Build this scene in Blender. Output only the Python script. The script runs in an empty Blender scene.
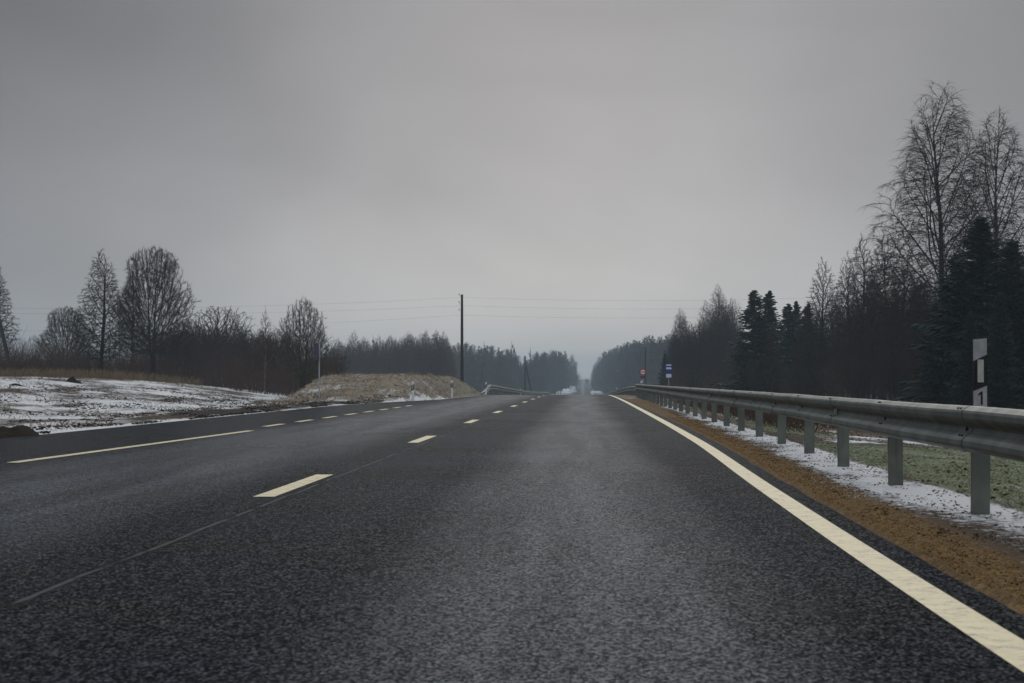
import bpy, math, random
from mathutils import Vector, Matrix, noise, Quaternion, kdtree

R = math.radians
scene = bpy.context.scene
COL = scene.collection
UP = Vector((0, 0, 1))

# ------------------------------------------------------------------ camera
FPX, W, H = 2000.0, 1024, 683
CAM_H = 0.92
yaw = math.atan((583 - 512) / FPX)
pitch = math.atan((381 - 341.5) / FPX)
cam_d = bpy.data.cameras.new("camera")
cam = bpy.data.objects.new("camera", cam_d)
COL.objects.link(cam)
cam.location = (0, 0, CAM_H)
cam.rotation_euler = (math.pi / 2 + pitch, 0, yaw)
cam_d.lens = FPX / W * 36.0
cam_d.sensor_width = 36.0
cam_d.clip_start = 0.1
cam_d.clip_end = 20000
cam_d.dof.use_dof = True
cam_d.dof.focus_distance = 45.0
cam_d.dof.aperture_fstop = 9.0
scene.camera = cam
CM = cam.rotation_euler.to_matrix()


def P(px, py, Y):
    """world point seen at pixel (px,py) on the plane y = Y"""
    d = CM @ Vector(((px - 512) / FPX, -(py - 341.5) / FPX, -1))
    return Vector((0, 0, CAM_H)) + d * (Y / d.y)


# ------------------------------------------------------------------ profiles
def interp(pts, x):
    if x <= pts[0][0]:
        return pts[0][1]
    for i in range(len(pts) - 1):
        x0, y0 = pts[i]
        x1, y1 = pts[i + 1]
        if x <= x1:
            t = (x - x0) / (x1 - x0)
            ym = pts[i - 1] if i > 0 else None
            m0 = (y1 - ym[1]) / (x1 - ym[0]) if ym else (y1 - y0) / (x1 - x0)
            m1 = (pts[i + 2][1] - y0) / (pts[i + 2][0] - x0) if i + 2 < len(pts) else (y1 - y0) / (x1 - x0)
            h = x1 - x0
            return ((2 * t**3 - 3 * t**2 + 1) * y0 + (t**3 - 2 * t**2 + t) * h * m0
                    + (-2 * t**3 + 3 * t**2) * y1 + (t**3 - t**2) * h * m1)
    return pts[-1][1]


def lin(pts, x):
    if x <= pts[0][0]:
        return pts[0][1]
    for (x0, y0), (x1, y1) in zip(pts, pts[1:]):
        if x <= x1:
            return y0 + (y1 - y0) * (x - x0) / (x1 - x0)
    return pts[-1][1]


def sst(a, b, x):
    t = max(0.0, min(1.0, (x - a) / (b - a)))
    return t * t * (3 - 2 * t)


ROADZ = [(-60, 0), (60, 0), (115, 0.0), (135, -.04), (160, -.2), (200, -.62), (250, -1.12), (300, -1.5), (400, -2.1),
         (500, -2.7), (600, -3.3), (800, -3.9), (1000, -3.3), (1400, -1.4), (1800, .5), (2300, 2.2), (3000, 3.5), (4500, 4), (6000, 4)]


def rz(Y):
    return interp(ROADZ, Y)


def cx(Y):      # lateral drift of the far road
    return 2.5 * sst(250, 1000, Y)


def edge_l(Y):
    return lin([(-50, -9.3), (74, -9.3), (84, -8.7), (94, -7.6), (102, -6.95), (120, -6.75), (200, -6.7)], Y) + cx(Y)


LINE_R = [(-50, 1.42), (6.6, 1.47), (16.7, 1.56), (30.7, 1.75), (60, 1.85), (102, 1.88), (140, 1.8), (250, 1.7)]


def line_r(Y):
    return interp(LINE_R, Y) + cx(Y)


def edge_r(Y):
    return line_r(Y) + .25 + .03 * noise.noise(Vector((0, Y * .6, 3.1)))


def rail_x(Y):
    return -.09 + interp([(-50, 2.72), (13.9, 2.76), (21.4, 2.82), (26, 2.90), (33, 2.94), (60, 2.97), (110, 3.02)], Y)


def snow_b(Y):   # boundary brown verge / snow
    return lin([(-50, 2.05), (9.5, 2.12), (17, 2.2), (25.7, 2.33), (45, 2.5), (80, 2.85), (110, 3.1)], Y)


def n3(x, y, z=0.0):
    return noise.noise(Vector((x, y, z)))


def tz(X, Y):
    """terrain height"""
    b = rz(Y)
    el, er = edge_l(Y), edge_r(Y)
    c = cx(Y)
    if el - .25 <= X <= er + .12:
        return b - .09
    if X > er:
        d = X - er - .12
        z = b - .004 - .02 * sst(.5, 0, d)
        x = X - c
        if Y < 130 or True:
            z -= .095 * min(max(x - 3.15, 0), 6.0) * (1 if Y < 150 else 1)
            z -= .25 * sst(12, 30, x) * 0
            z += .035 * n3(X * .8, Y * .35, 1) * sst(3.1, 4.5, x)
            z += .12 * n3(X * .15, Y * .08, 5) * sst(5, 9, x)
            z += .012 * n3(X * 5, Y * 3, 2) * sst(.1, .4, d)
        z += (1.2 * n3(X * .004, Y * .004, 9)) * sst(60, 250, x)
        return z
    # left side
    d = el - X - .25
    z = b - .03
    x = -(X - c)
    s = 1 - .35 * sst(100, 150, Y) - .55 * sst(150, 260, Y)
    z += 1.1 * sst(13, 25, x - .1 * max(Y - 95, -20)) * s
    z += .05 * n3(X * .5, Y * .3, 4) * sst(.3, 1.5, d) * sst(9, 12, x)
    z += .035 * n3(X * 1.6, Y * .9, 7) * sst(.3, 1.5, d)
    z += (1.2 * n3(X * .004, Y * .004, 9)) * sst(60, 250, x)
    # clods of the ploughed strip beside the exit lane
    if 42 < Y < 90 and .3 < d < 2.8:
        z += (.07 + .16 * n3(X * 1.9, Y * 1.1, 12)) * sst(.3, .8, d) * sst(2.8, 1.6, d) * sst(42, 52, Y) * sst(92, 84, Y) * .8
    # the dead-grass mound
    m = mound(X, Y)
    if m > 0:
        z += m * (1.24 + .10 * n3(X * .55, Y * .25, 21) + .10 * n3(X * 1.1, Y * .4, 22) + .12 * n3(X * 2.6, Y * .9, 23))
    return z


def gz(X, Y):
    """signed distance into the near green patch behind the guardrail"""
    return 33 + 1.3 * (X - 4.4) + 3.0 * n3(X * .25, Y * .12, 15) - Y


def green_bank(X, Y):
    a = sst(-1.2, 1.4, gz(X, Y))
    b = .9 * sst(3.2, 3.6, X) * sst(5.8, 4.6, X + .8 * n3(X * .5, Y * .2, 16)) * sst(37, 40, Y) * sst(56, 48, Y)
    return max(a, b)


def mound(X, Y):
    if not (80 < Y < 190 and -22 < X < -6.7):
        return 0.0
    w = n3(X * .3, Y * .1, 30) * 1.2
    right = sst(-7.1, -8.9, X) if Y < 150 else sst(-7.3, -10.5, X)
    front = sst(86, 104, Y + w)
    back = sst(185, 128, Y)
    left = sst(-14.3, -13.3, X + .3 * w)
    return right * front * back * left


# ------------------------------------------------------------------ materials
def mat(name):
    m = bpy.data.materials.new(name)
    m.use_nodes = True
    nt = m.node_tree
    for n in list(nt.nodes):
        nt.nodes.remove(n)
    out = nt.nodes.new('ShaderNodeOutputMaterial')
    bs = nt.nodes.new('ShaderNodeBsdfPrincipled')
    nt.links.new(bs.outputs[0], out.inputs[0])
    return m, nt, bs


class NT:
    def __init__(s, nt):
        s.nt = nt

    def n(s, typ, **kw):
        nd = s.nt.nodes.new(typ)
        for k, v in kw.items():
            setattr(nd, k, v)
        return nd

    def l(s, a, b):
        s.nt.links.new(a, b)

    def val(s, inp, v):
        if hasattr(v, 'links') or isinstance(v, bpy.types.NodeSocket):
            s.l(v, inp)
        else:
            inp.default_value = v

    def math(s, op, a, b=0.0, c=None, clamp=False):
        nd = s.n('ShaderNodeMath', operation=op, use_clamp=clamp)
        s.val(nd.inputs[0], a)
        s.val(nd.inputs[1], b)
        if c is not None:
            s.val(nd.inputs[2], c)
        return nd.outputs[0]

    def pos(s):
        return s.n('ShaderNodeNewGeometry').outputs['Position']

    def mapv(s, v, scale=(1, 1, 1), loc=(0, 0, 0)):
        nd = s.n('ShaderNodeMapping')
        s.l(v, nd.inputs['Vector'])
        nd.inputs['Scale'].default_value = scale
        nd.inputs['Location'].default_value = loc
        return nd.outputs[0]

    def noise(s, v, scale=1.0, detail=3.0, rough=.55, dist=0.0):
        nd = s.n('ShaderNodeTexNoise')
        if v is not None:
            s.l(v, nd.inputs['Vector'])
        nd.inputs['Scale'].default_value = scale
        nd.inputs['Detail'].default_value = detail
        nd.inputs['Roughness'].default_value = rough
        nd.inputs['Distortion'].default_value = dist
        return nd.outputs[0]

    def voro(s, v, scale=1.0, out='Color'):
        nd = s.n('ShaderNodeTexVoronoi')
        s.l(v, nd.inputs['Vector'])
        nd.inputs['Scale'].default_value = scale
        return nd.outputs[out]

    def sep(s, v):
        nd = s.n('ShaderNodeSeparateXYZ')
        s.l(v, nd.inputs[0])
        return nd.outputs

    def ramp(s, f, stops, interp='LINEAR'):
        nd = s.n('ShaderNodeValToRGB')
        s.val(nd.inputs[0], f)
        cr = nd.color_ramp
        cr.interpolation = interp
        while len(cr.elements) > 1:
            cr.elements.remove(cr.elements[0])
        for i, (p, c) in enumerate(stops):
            e = cr.elements[0] if i == 0 else cr.elements.new(p)
            e.position = p
            e.color = (c[0], c[1], c[2], 1) if not isinstance(c, (int, float)) else (c, c, c, 1)
        return nd.outputs[0]

    def mix(s, f, a, b, blend='MIX'):
        nd = s.n('ShaderNodeMix', data_type='RGBA', blend_type=blend)
        s.val(nd.inputs[0], f)
        for i, c in ((6, a), (7, b)):
            if isinstance(c, tuple):
                nd.inputs[i].default_value = (c[0], c[1], c[2], 1)
            else:
                s.l(c, nd.inputs[i])
        return nd.outputs[2]

    def step(s, f, a, b):
        nd = s.n('ShaderNodeMapRange', interpolation_type='SMOOTHSTEP')
        s.val(nd.inputs[0], f)
        nd.inputs[1].default_value = a
        nd.inputs[2].default_value = b
        return nd.outputs[0]

    def bump(s, h, strength=.3, dist=.01):
        nd = s.n('ShaderNodeBump')
        s.l(h, nd.inputs['Height'])
        nd.inputs['Strength'].default_value = strength
        nd.inputs['Distance'].default_value = dist
        return nd.outputs[0]

    def attr(s, name):
        return s.n('ShaderNodeAttribute', attribute_name=name).outputs['Fac']


def simple(name, c, c2=None, scale=6, rough=.7, metal=0, spec=.12, bump=0.0, obj=True, stretch=(1, 1, 1)):
    m, nt, bs = mat(name)
    g = NT(nt)
    v = g.n('ShaderNodeTexCoord').outputs['Object'] if obj else g.pos()
    v = g.mapv(v, stretch)
    f = g.noise(v, scale, 5, .6)
    col = g.mix(g.step(f, .35, .65), c, c2 or tuple(x * .6 for x in c))
    g.l(col, bs.inputs['Base Color'])
    bs.inputs['Roughness'].default_value = rough
    bs.inputs['Metallic'].default_value = metal
    bs.inputs['Specular IOR Level'].default_value = spec
    if bump:
        g.l(g.bump(f, bump, .02), bs.inputs['Normal'])
    return m


def sp_f(g, s_):
    nd = g.n('ShaderNodeRGBToBW')
    g.l(s_, nd.inputs[0])
    return nd.outputs[0]


def asphalt():
    m, nt, bs = mat('asphalt')
    g = NT(nt)
    p = g.pos()
    x, y, _ = g.sep(p)
    ps = g.mapv(p, (1, .50, 1))
    grain = g.voro(ps, 95.0)
    gr = g.sep(grain)[0]
    gr2 = g.noise(ps, 75, 4, .75)
    mid = g.noise(ps, 14.0, 4, .65)
    big = g.noise(p, .35, 4, .6)
    long_ = g.noise(g.mapv(p, (1.6, .035, 1)), 1.0, 3, .5)
    # stone texture: dark binder, grey chippings, a few pale stones
    tex = g.math('ADD', g.math('MULTIPLY', gr, .40), g.math('MULTIPLY', gr2, .60))
    tex = g.math('ADD', tex, g.math('MULTIPLY', g.math('SUBTRACT', mid, .5), .22))
    base = g.ramp(tex, [(.30, (.005, .0054, .0063)), (.50, (.013, .0138, .0155)), (.62, (.036, .0372, .039)), (.78, (.12, .12, .12))])
    tint = g.mix(g.step(big, .35, .65), (.9, .97, 1.07), (1.12, 1.02, .90))
    base = g.mix(1.0, base, tint, 'MULTIPLY')
    # polished, dusty band between the wheel tracks, drawn out along the lane
    wob = g.math('MULTIPLY', g.math('SUBTRACT', g.noise(g.mapv(p, (.02, .05, 1)), 1.0, 3), .5), .9)
    xw = g.math('ADD', x, wob)
    lane = g.math('MULTIPLY', g.step(xw, -1.25, -.2), g.step(xw, 1.05, .1))
    lane_l = g.math('MULTIPLY', g.step(xw, -6.6, -5.0), g.step(xw, -2.7, -4.0))
    lane = g.math('MAXIMUM', lane, g.math('MULTIPLY', lane_l, .9))
    along = g.noise(g.mapv(p, (2.2, .10, 1)), 1.0, 4, .55)
    lane = g.math('MULTIPLY', lane, g.math('ADD', .55, g.math('MULTIPLY', g.step(along, .35, .65), .6)))
    dgr = g.step(tex, .40, .62)
    dust = g.math('MULTIPLY', g.math('ADD', g.math('MULTIPLY', lane, .85), .06), g.math('ADD', g.math('MULTIPLY', dgr, .9), .06))
    base = g.mix(g.math('MULTIPLY', dust, .55), base, (.14, .16, .185))
    # paving joint
    w = g.math('MULTIPLY', g.math('SUBTRACT', g.noise(g.mapv(p, (0.01, .5, 1)), 1.0, 4), .5), .08)
    dx = g.math('ABSOLUTE', g.math('ADD', g.math('ADD', x, 2.365), w))
    j = g.math('MULTIPLY', g.step(dx, .022, .006), g.step(g.noise(g.mapv(p, (6, 1.2, 1)), 1.0, 3), .38, .52))
    base = g.mix(g.math('MULTIPLY', j, .75), base, (.17, .165, .155))
    dk = g.math('MULTIPLY', g.step(dx, .06, .03), .35)
    base = g.mix(dk, base, (.012, .012, .012))
    g.l(base, bs.inputs['Base Color'])
    rr = g.math('ADD', .20, g.math('MULTIPLY', big, .12))
    g.l(rr, bs.inputs['Roughness'])
    sp = sp_f(g, g.ramp(tex, [(.36, .0004), (.55, .0017), (.75, .009)]))
    g.l(g.math('MULTIPLY', sp, g.math('ADD', .34, g.math('MULTIPLY', lane, 3.0))), bs.inputs['Specular IOR Level'])
    hgt = tex
    g.l(g.bump(hgt, .4, .006), bs.inputs['Normal'])
    return m


def paint(name, c):
    m, nt, bs = mat(name)
    g = NT(nt)
    p = g.pos()
    a = g.noise(p, 9, 5, .7)
    b = g.noise(p, 70, 3, .6)
    col = g.mix(g.step(a, .3, .7), c, tuple(k * .8 for k in c))
    wear = g.math('MULTIPLY', g.step(g.math('ADD', g.math('MULTIPLY', a, .55), g.math('MULTIPLY', b, .45)), .52, .62), .7)
    tr = g.math('MULTIPLY', g.step(g.noise(g.mapv(p, (.5, 3, 1)), 1.0, 5, .7), .56, .70), .18)
    wear = g.math('MAXIMUM', wear, tr)
    col = g.mix(wear, col, (.11, .105, .095))
    crack = g.step(g.voro(g.mapv(p, (.35, .45, 1)), 1.0, 'Distance'), .012, .004)
    g.l(col, bs.inputs['Base Color'])
    bs.inputs['Roughness'].default_value = .6
    g.l(g.bump(b, .4, .004), bs.inputs['Normal'])
    return m


def terrain_mat():
    m, nt, bs = mat('ground')
    g = NT(nt)
    p = g.pos()
    nA = g.noise(p, 9, 6, .65)
    nB = g.noise(p, 1.7, 5, .6)
    nC = g.noise(p, 45, 4, .7)
    nD = g.noise(g.mapv(p, (1.1, .32, 1)), .9, 6, .62)
    soil = g.mix(g.step(nA, .35, .65), (.075, .05, .032), (.038, .026, .018))
    soil = g.mix(g.math('MULTIPLY', g.step(nC, .5, .68), .6), soil, (.14, .105, .065))
    # brown verge (rusty gravel and needles)
    verge = g.mix(g.step(nC, .36, .64), (.10, .056, .019), (.30, .18, .06))
    verge = g.mix(g.step(nA, .4, .62), g.mix(.55, verge, (.04, .022, .012)), verge)
    col = g.mix(g.attr('verge'), soil, verge)
    tan = g.mix(g.step(nA, .32, .66), (.38, .305, .205), (.17, .125, .08))
    tan = g.mix(g.math('MULTIPLY', g.step(nD, .45, .62), .8), tan, (.24, .205, .165))
    tan = g.mix(g.math('MULTIPLY', g.step(nC, .5, .62), .55), tan, (.07, .05, .03))
    tan = g.mix(g.math('MULTIPLY', g.step(nB, .46, .62), .75), tan, (.085, .066, .045))
    f = g.step(g.math('ADD', g.attr('tan'), g.math('MULTIPLY', g.math('SUBTRACT', nB, .5), 1.1)), .4, .6)
    col = g.mix(f, col, tan)
    green = g.mix(g.step(nC, .35, .65), (.11, .135, .055), (.27, .30, .18))
    green = g.mix(g.math('MULTIPLY', g.step(nA, .5, .65), .6), green, (.12, .09, .04))
    f = g.step(g.math('ADD', g.attr('green'), g.math('MULTIPLY', g.math('SUBTRACT', nB, .5), 1.2)), .42, .6)
    col = g.mix(f, col, green)
    dark = g.mix(nC, (.012, .010, .008), (.035, .027, .02))
    f = g.step(g.math('ADD', g.attr('soil'), g.math('MULTIPLY', g.math('SUBTRACT', nA, .5), 1.2)), .45, .6)
    col = g.mix(f, col, dark)
    snow = g.mix(nB, (.80, .79, .77), (.64, .63, .615))
    sn = g.math('ADD', g.attr('snow'), g.math('MULTIPLY', g.math('SUBTRACT', nA, .5), 1.0))
    sn = g.math('ADD', sn, g.math('MULTIPLY', g.math('SUBTRACT', nD, .5), 1.3))
    sn = g.math('ADD', sn, g.math('MULTIPLY', g.math('SUBTRACT', nC, .5), .7))
    sf = g.step(sn, .45, .62)
    col = g.mix(sf, col, snow)
    g.l(col, bs.inputs['Base Color'])
    bs.inputs['Roughness'].default_value = .9
    bs.inputs['Specular IOR Level'].default_value = .15
    hh = g.math('ADD', g.math('MULTIPLY', nA, 1.0), g.math('MULTIPLY', nC, .45))
    hh = g.math('ADD', hh, g.math('MULTIPLY', sf, .3))
    g.l(g.bump(hh, .8, .05), bs.inputs['Normal'])
    return m


def galv(name, base=(.30, .32, .30), streaks=True, rough=.5):
    m, nt, bs = mat(name)
    g = NT(nt)
    p = g.pos()
    a = g.noise(g.mapv(p, (3, 3, 3)), 1.0, 5, .6)
    b = g.noise(g.mapv(p, (14, 14, 1.5)), 1.0, 5, .65)
    c = g.noise(p, 60, 3, .6)
    col = g.mix(g.step(a, .35, .65), base, tuple(k * .7 for k in base))
    col = g.mix(g.math('MULTIPLY', g.step(b, .5, .72), .6), col, (.07, .068, .055))
    col = g.mix(g.math('MULTIPLY', g.step(c, .56, .7), .35), col, (.10, .09, .065))
    g.l(col, bs.inputs['Base Color'])
    bs.inputs['Metallic'].default_value = .35
    g.l(g.math('ADD', rough - .1, g.math('MULTIPLY', a, .3)), bs.inputs['Roughness'])
    g.l(g.bump(c, .15, .004), bs.inputs['Normal'])
    return m


M = {}
M['asphalt'] = asphalt()
M['line'] = paint('road_paint', (.72, .605, .345))
M['ground'] = terrain_mat()
M['rail'] = galv('galvanised_steel', (.125, .145, .125))
M['post'] = galv('galvanised_post', (.15, .165, .14), rough=.65)
M['darkmetal'] = simple('dark_bolt', (.03, .03, .028), rough=.6)
M['oldrail'] = galv('old_green_rail', (.16, .19, .165))
M['bark'] = simple('dark_bark', (.045, .037, .031), (.022, .018, .015), 9, .9, bump=.5)
M['birchbark'] = simple('birch_bark', (.10, .092, .085), (.03, .026, .023), 4, .85, stretch=(1, 1, 3))
M['palebark'] = simple('pale_bark', (.15, .135, .118), (.06, .052, .045), 4, .85)
M['twig'] = simple('dark_twig', (.050, .035, .026), (.030, .022, .017), 3, .9)
M['redtwig'] = simple('reddish_twig', (.095, .055, .038), (.05, .031, .022), 2, .9)
M['yellowtwig'] = simple('yellowish_twig', (.10, .088, .058), (.06, .05, .035), 2, .9)
M['needle'] = simple('spruce_needle', (.024, .038, .021), (.008, .013, .008), 2.5, .8, spec=.2)
M['hazetwig'] = simple('haze_paled_twig', (.10, .088, .08), (.06, .054, .05), 2, .9)  # twig colour lightened to add haze to the distant bare trees
M['hazeneedle'] = simple('haze_paled_needle', (.055, .078, .062), (.03, .045, .038), 2, .8, spec=.2)  # distance haze painted in: needles paler and bluer than the near spruces
M['pole'] = simple('weathered_pole_wood', (.055, .05, .043), (.028, .025, .022), 4, .85, stretch=(6, 6, .5))
M['porcelain'] = simple('insulator_porcelain', (.3, .28, .25), rough=.3)
M['wire'] = simple('wire_metal', (.06, .06, .06), rough=.6)
M['white'] = simple('white_plastic', (.76, .75, .75), (.64, .63, .62), 12, .5)
M['shadewhite'] = simple('shaded_white_plastic', (.33, .32, .33), (.25, .245, .24), 9, .6)  # clean white plastic darkened: tree shade on the numbered post put into the colour
M['offwhite'] = simple('reflector_strip', (.42, .42, .36), (.34, .34, .29), 20, .35)
M['black'] = simple('black_plastic', (.012, .012, .013), (.02, .02, .02), 10, .5)
M['signwhite'] = simple('sign_white', (.75, .76, .78), (.68, .68, .7), 5, .45)
M['signblue'] = simple('sign_blue', (.012, .045, .26), (.010, .035, .2), 5, .45)
M['signred'] = simple('sign_red', (.42, .025, .03), (.33, .02, .025), 5, .45)
M['signgrey'] = simple('sign_back_grey', (.055, .065, .085), (.04, .05, .065), 5, .5)
M['signpole'] = galv('sign_pole_steel', (.46, .47, .47))
M['drygrass'] = simple('dry_grass', (.24, .175, .095), (.12, .085, .05), 1.5, .9, obj=False)
M['drygrass2'] = simple('pale_dry_grass', (.32, .262, .185), (.14, .108, .07), 1.2, .9, obj=False)
M['greengrass'] = simple('winter_grass', (.16, .185, .085), (.33, .345, .25), 1.5, .9, obj=False)
M['leaf'] = simple('dead_leaf', (.095, .056, .033), (.042, .027, .018), 3, .9, obj=False)
M['chip'] = simple('gravel_chip', (.34, .20, .065), (.10, .055, .02), 30, .95, obj=False)
M['clod'] = simple('dark_soil', (.016, .012, .009), (.034, .026, .018), 6, .95, spec=.02, bump=.8, obj=False)
M['earth'] = simple('grey_earth', (.26, .225, .175), (.11, .09, .07), 1.4, .95, bump=.6, obj=False)
M['snow'] = simple('snow', (.82, .82, .84), (.6, .6, .62), 2.5, .9, bump=.5, obj=False)
M['truckpaint'] = simple('truck_paint', (.05, .06, .08), rough=.4)
M['truckbox'] = simple('truck_box', (.6, .6, .6), rough=.5)
M['glass'] = simple('truck_glass', (.01, .012, .015), rough=.15)
M['tyre'] = simple('tyre', (.015, .015, .015), rough=.9)


# ------------------------------------------------------------------ mesh builder
class MB:
    def __init__(s):
        s.v, s.f = [], []

    def add(s, vs, fs):
        o = len(s.v)
        s.v.extend(vs)
        s.f.extend([tuple(i + o for i in f) for f in fs])

    def tube(s, pts, rad, sides=5, cap=False):
        o = len(s.v)
        n = len(pts)
        for i in range(n):
            if i == 0:
                d = pts[1] - pts[0]
            elif i == n - 1:
                d = pts[-1] - pts[-2]
            else:
                d = pts[i + 1] - pts[i - 1]
            a = d.cross(UP)
            if a.length_squared < 1e-8:
                a = Vector((1, 0, 0))
            a.normalize()
            b = a.cross(d)
            if b.length_squared < 1e-12:
                b = Vector((0, 1, 0))
            b.normalize()
            r = rad[i]
            for k in range(sides):
                t = 2 * math.pi * k / sides
                s.v.append(pts[i] + a * (r * math.cos(t)) + b * (r * math.sin(t)))
        for i in range(n - 1):
            for k in range(sides):
                k2 = (k + 1) % sides
                s.f.append((o + i * sides + k, o + i * sides + k2, o + (i + 1) * sides + k2, o + (i + 1) * sides + k))
        if cap:
            s.f.append(tuple(o + k for k in range(sides))[::-1])
            s.f.append(tuple(o + (n - 1) * sides + k for k in range(sides)))

    def box(s, x0, x1, y0, y1, z0, z1, bev=0.0):
        if bev <= 0:
            vs = [Vector((x, y, z)) for z in (z0, z1) for y in (y0, y1) for x in (x0, x1)]
            s.add(vs, [(0, 2, 3, 1), (4, 5, 7, 6), (0, 1, 5, 4), (2, 6, 7, 3), (0, 4, 6, 2), (1, 3, 7, 5)])
            return
        b = bev
        prof = [(x0 + b, y0), (x1 - b, y0), (x1, y0 + b), (x1, y1 - b), (x1 - b, y1), (x0 + b, y1), (x0, y1 - b), (x0, y0 + b)]
        cxm, cym = (x0 + x1) / 2, (y0 + y1) / 2
        rings = []
        for z, ins in ((z0, b), (z0 + b, 0), (z1 - b, 0), (z1, b)):
            ring = []
            for (x, y) in prof:
                sx = (x - cxm) / max((x1 - x0) / 2, 1e-6)
                sy = (y - cym) / max((y1 - y0) / 2, 1e-6)
                ring.append(Vector((x - sx * ins, y - sy * ins, z)))
            rings.append(ring)
        vs = [p for r in rings for p in r]
        fs = [tuple(range(8))[::-1], tuple(range(24, 32))]
        for i in range(3):
            for k in range(8):
                fs.append((i * 8 + k, i * 8 + (k + 1) % 8, (i + 1) * 8 + (k + 1) % 8, (i + 1) * 8 + k))
        s.add(vs, fs)

    def prism(s, poly, y0, y1):
        """poly in (x,z), extruded from y0 to y1"""
        n = len(poly)
        vs = [Vector((x, y0, z)) for x, z in poly] + [Vector((x, y1, z)) for x, z in poly]
        fs = [tuple(range(n)), tuple(range(n, 2 * n))[::-1]]
        for k in range(n):
            k2 = (k + 1) % n
            fs.append((k, n + k, n + k2, k2))
        s.add(vs, fs)

    def build(s, name, m, parent=None, smooth=False):
        me = bpy.data.meshes.new(name)
        me.from_pydata(s.v, [], s.f)
        me.materials.append(m)
        if smooth:
            me.shade_smooth()
        me.update()
        o = bpy.data.objects.new(name, me)
        COL.objects.link(o)
        if parent is not None:
            o.parent = parent
        return o


def tag(o, label=None, cat=None, group=None, kind=None):
    if label:
        o['label'] = label
    if cat:
        o['category'] = cat
    if group:
        o['group'] = group
    if kind:
        o['kind'] = kind
    return o


def empty(name, loc=(0, 0, 0), rotz=0.0, label=None, cat=None, group=None):
    o = bpy.data.objects.new(name, None)
    o.empty_display_size = .2
    COL.objects.link(o)
    o.location = loc
    o.rotation_euler = (0, 0, rotz)
    return tag(o, label, cat, group)


def copy_tree(root):
    c = root.copy()
    COL.objects.link(c)
    for ch in list(root.children):
        k = ch.copy()
        COL.objects.link(k)
        k.parent = c
        for g in list(ch.children):
            q = g.copy()
            COL.objects.link(q)
            q.parent = k
    return c


# ------------------------------------------------------------------ terrain
def rng_steps(a, b, st):
    n = max(1, round((b - a) / st))
    return [a + (b - a) * i / n for i in range(n)]


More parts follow.
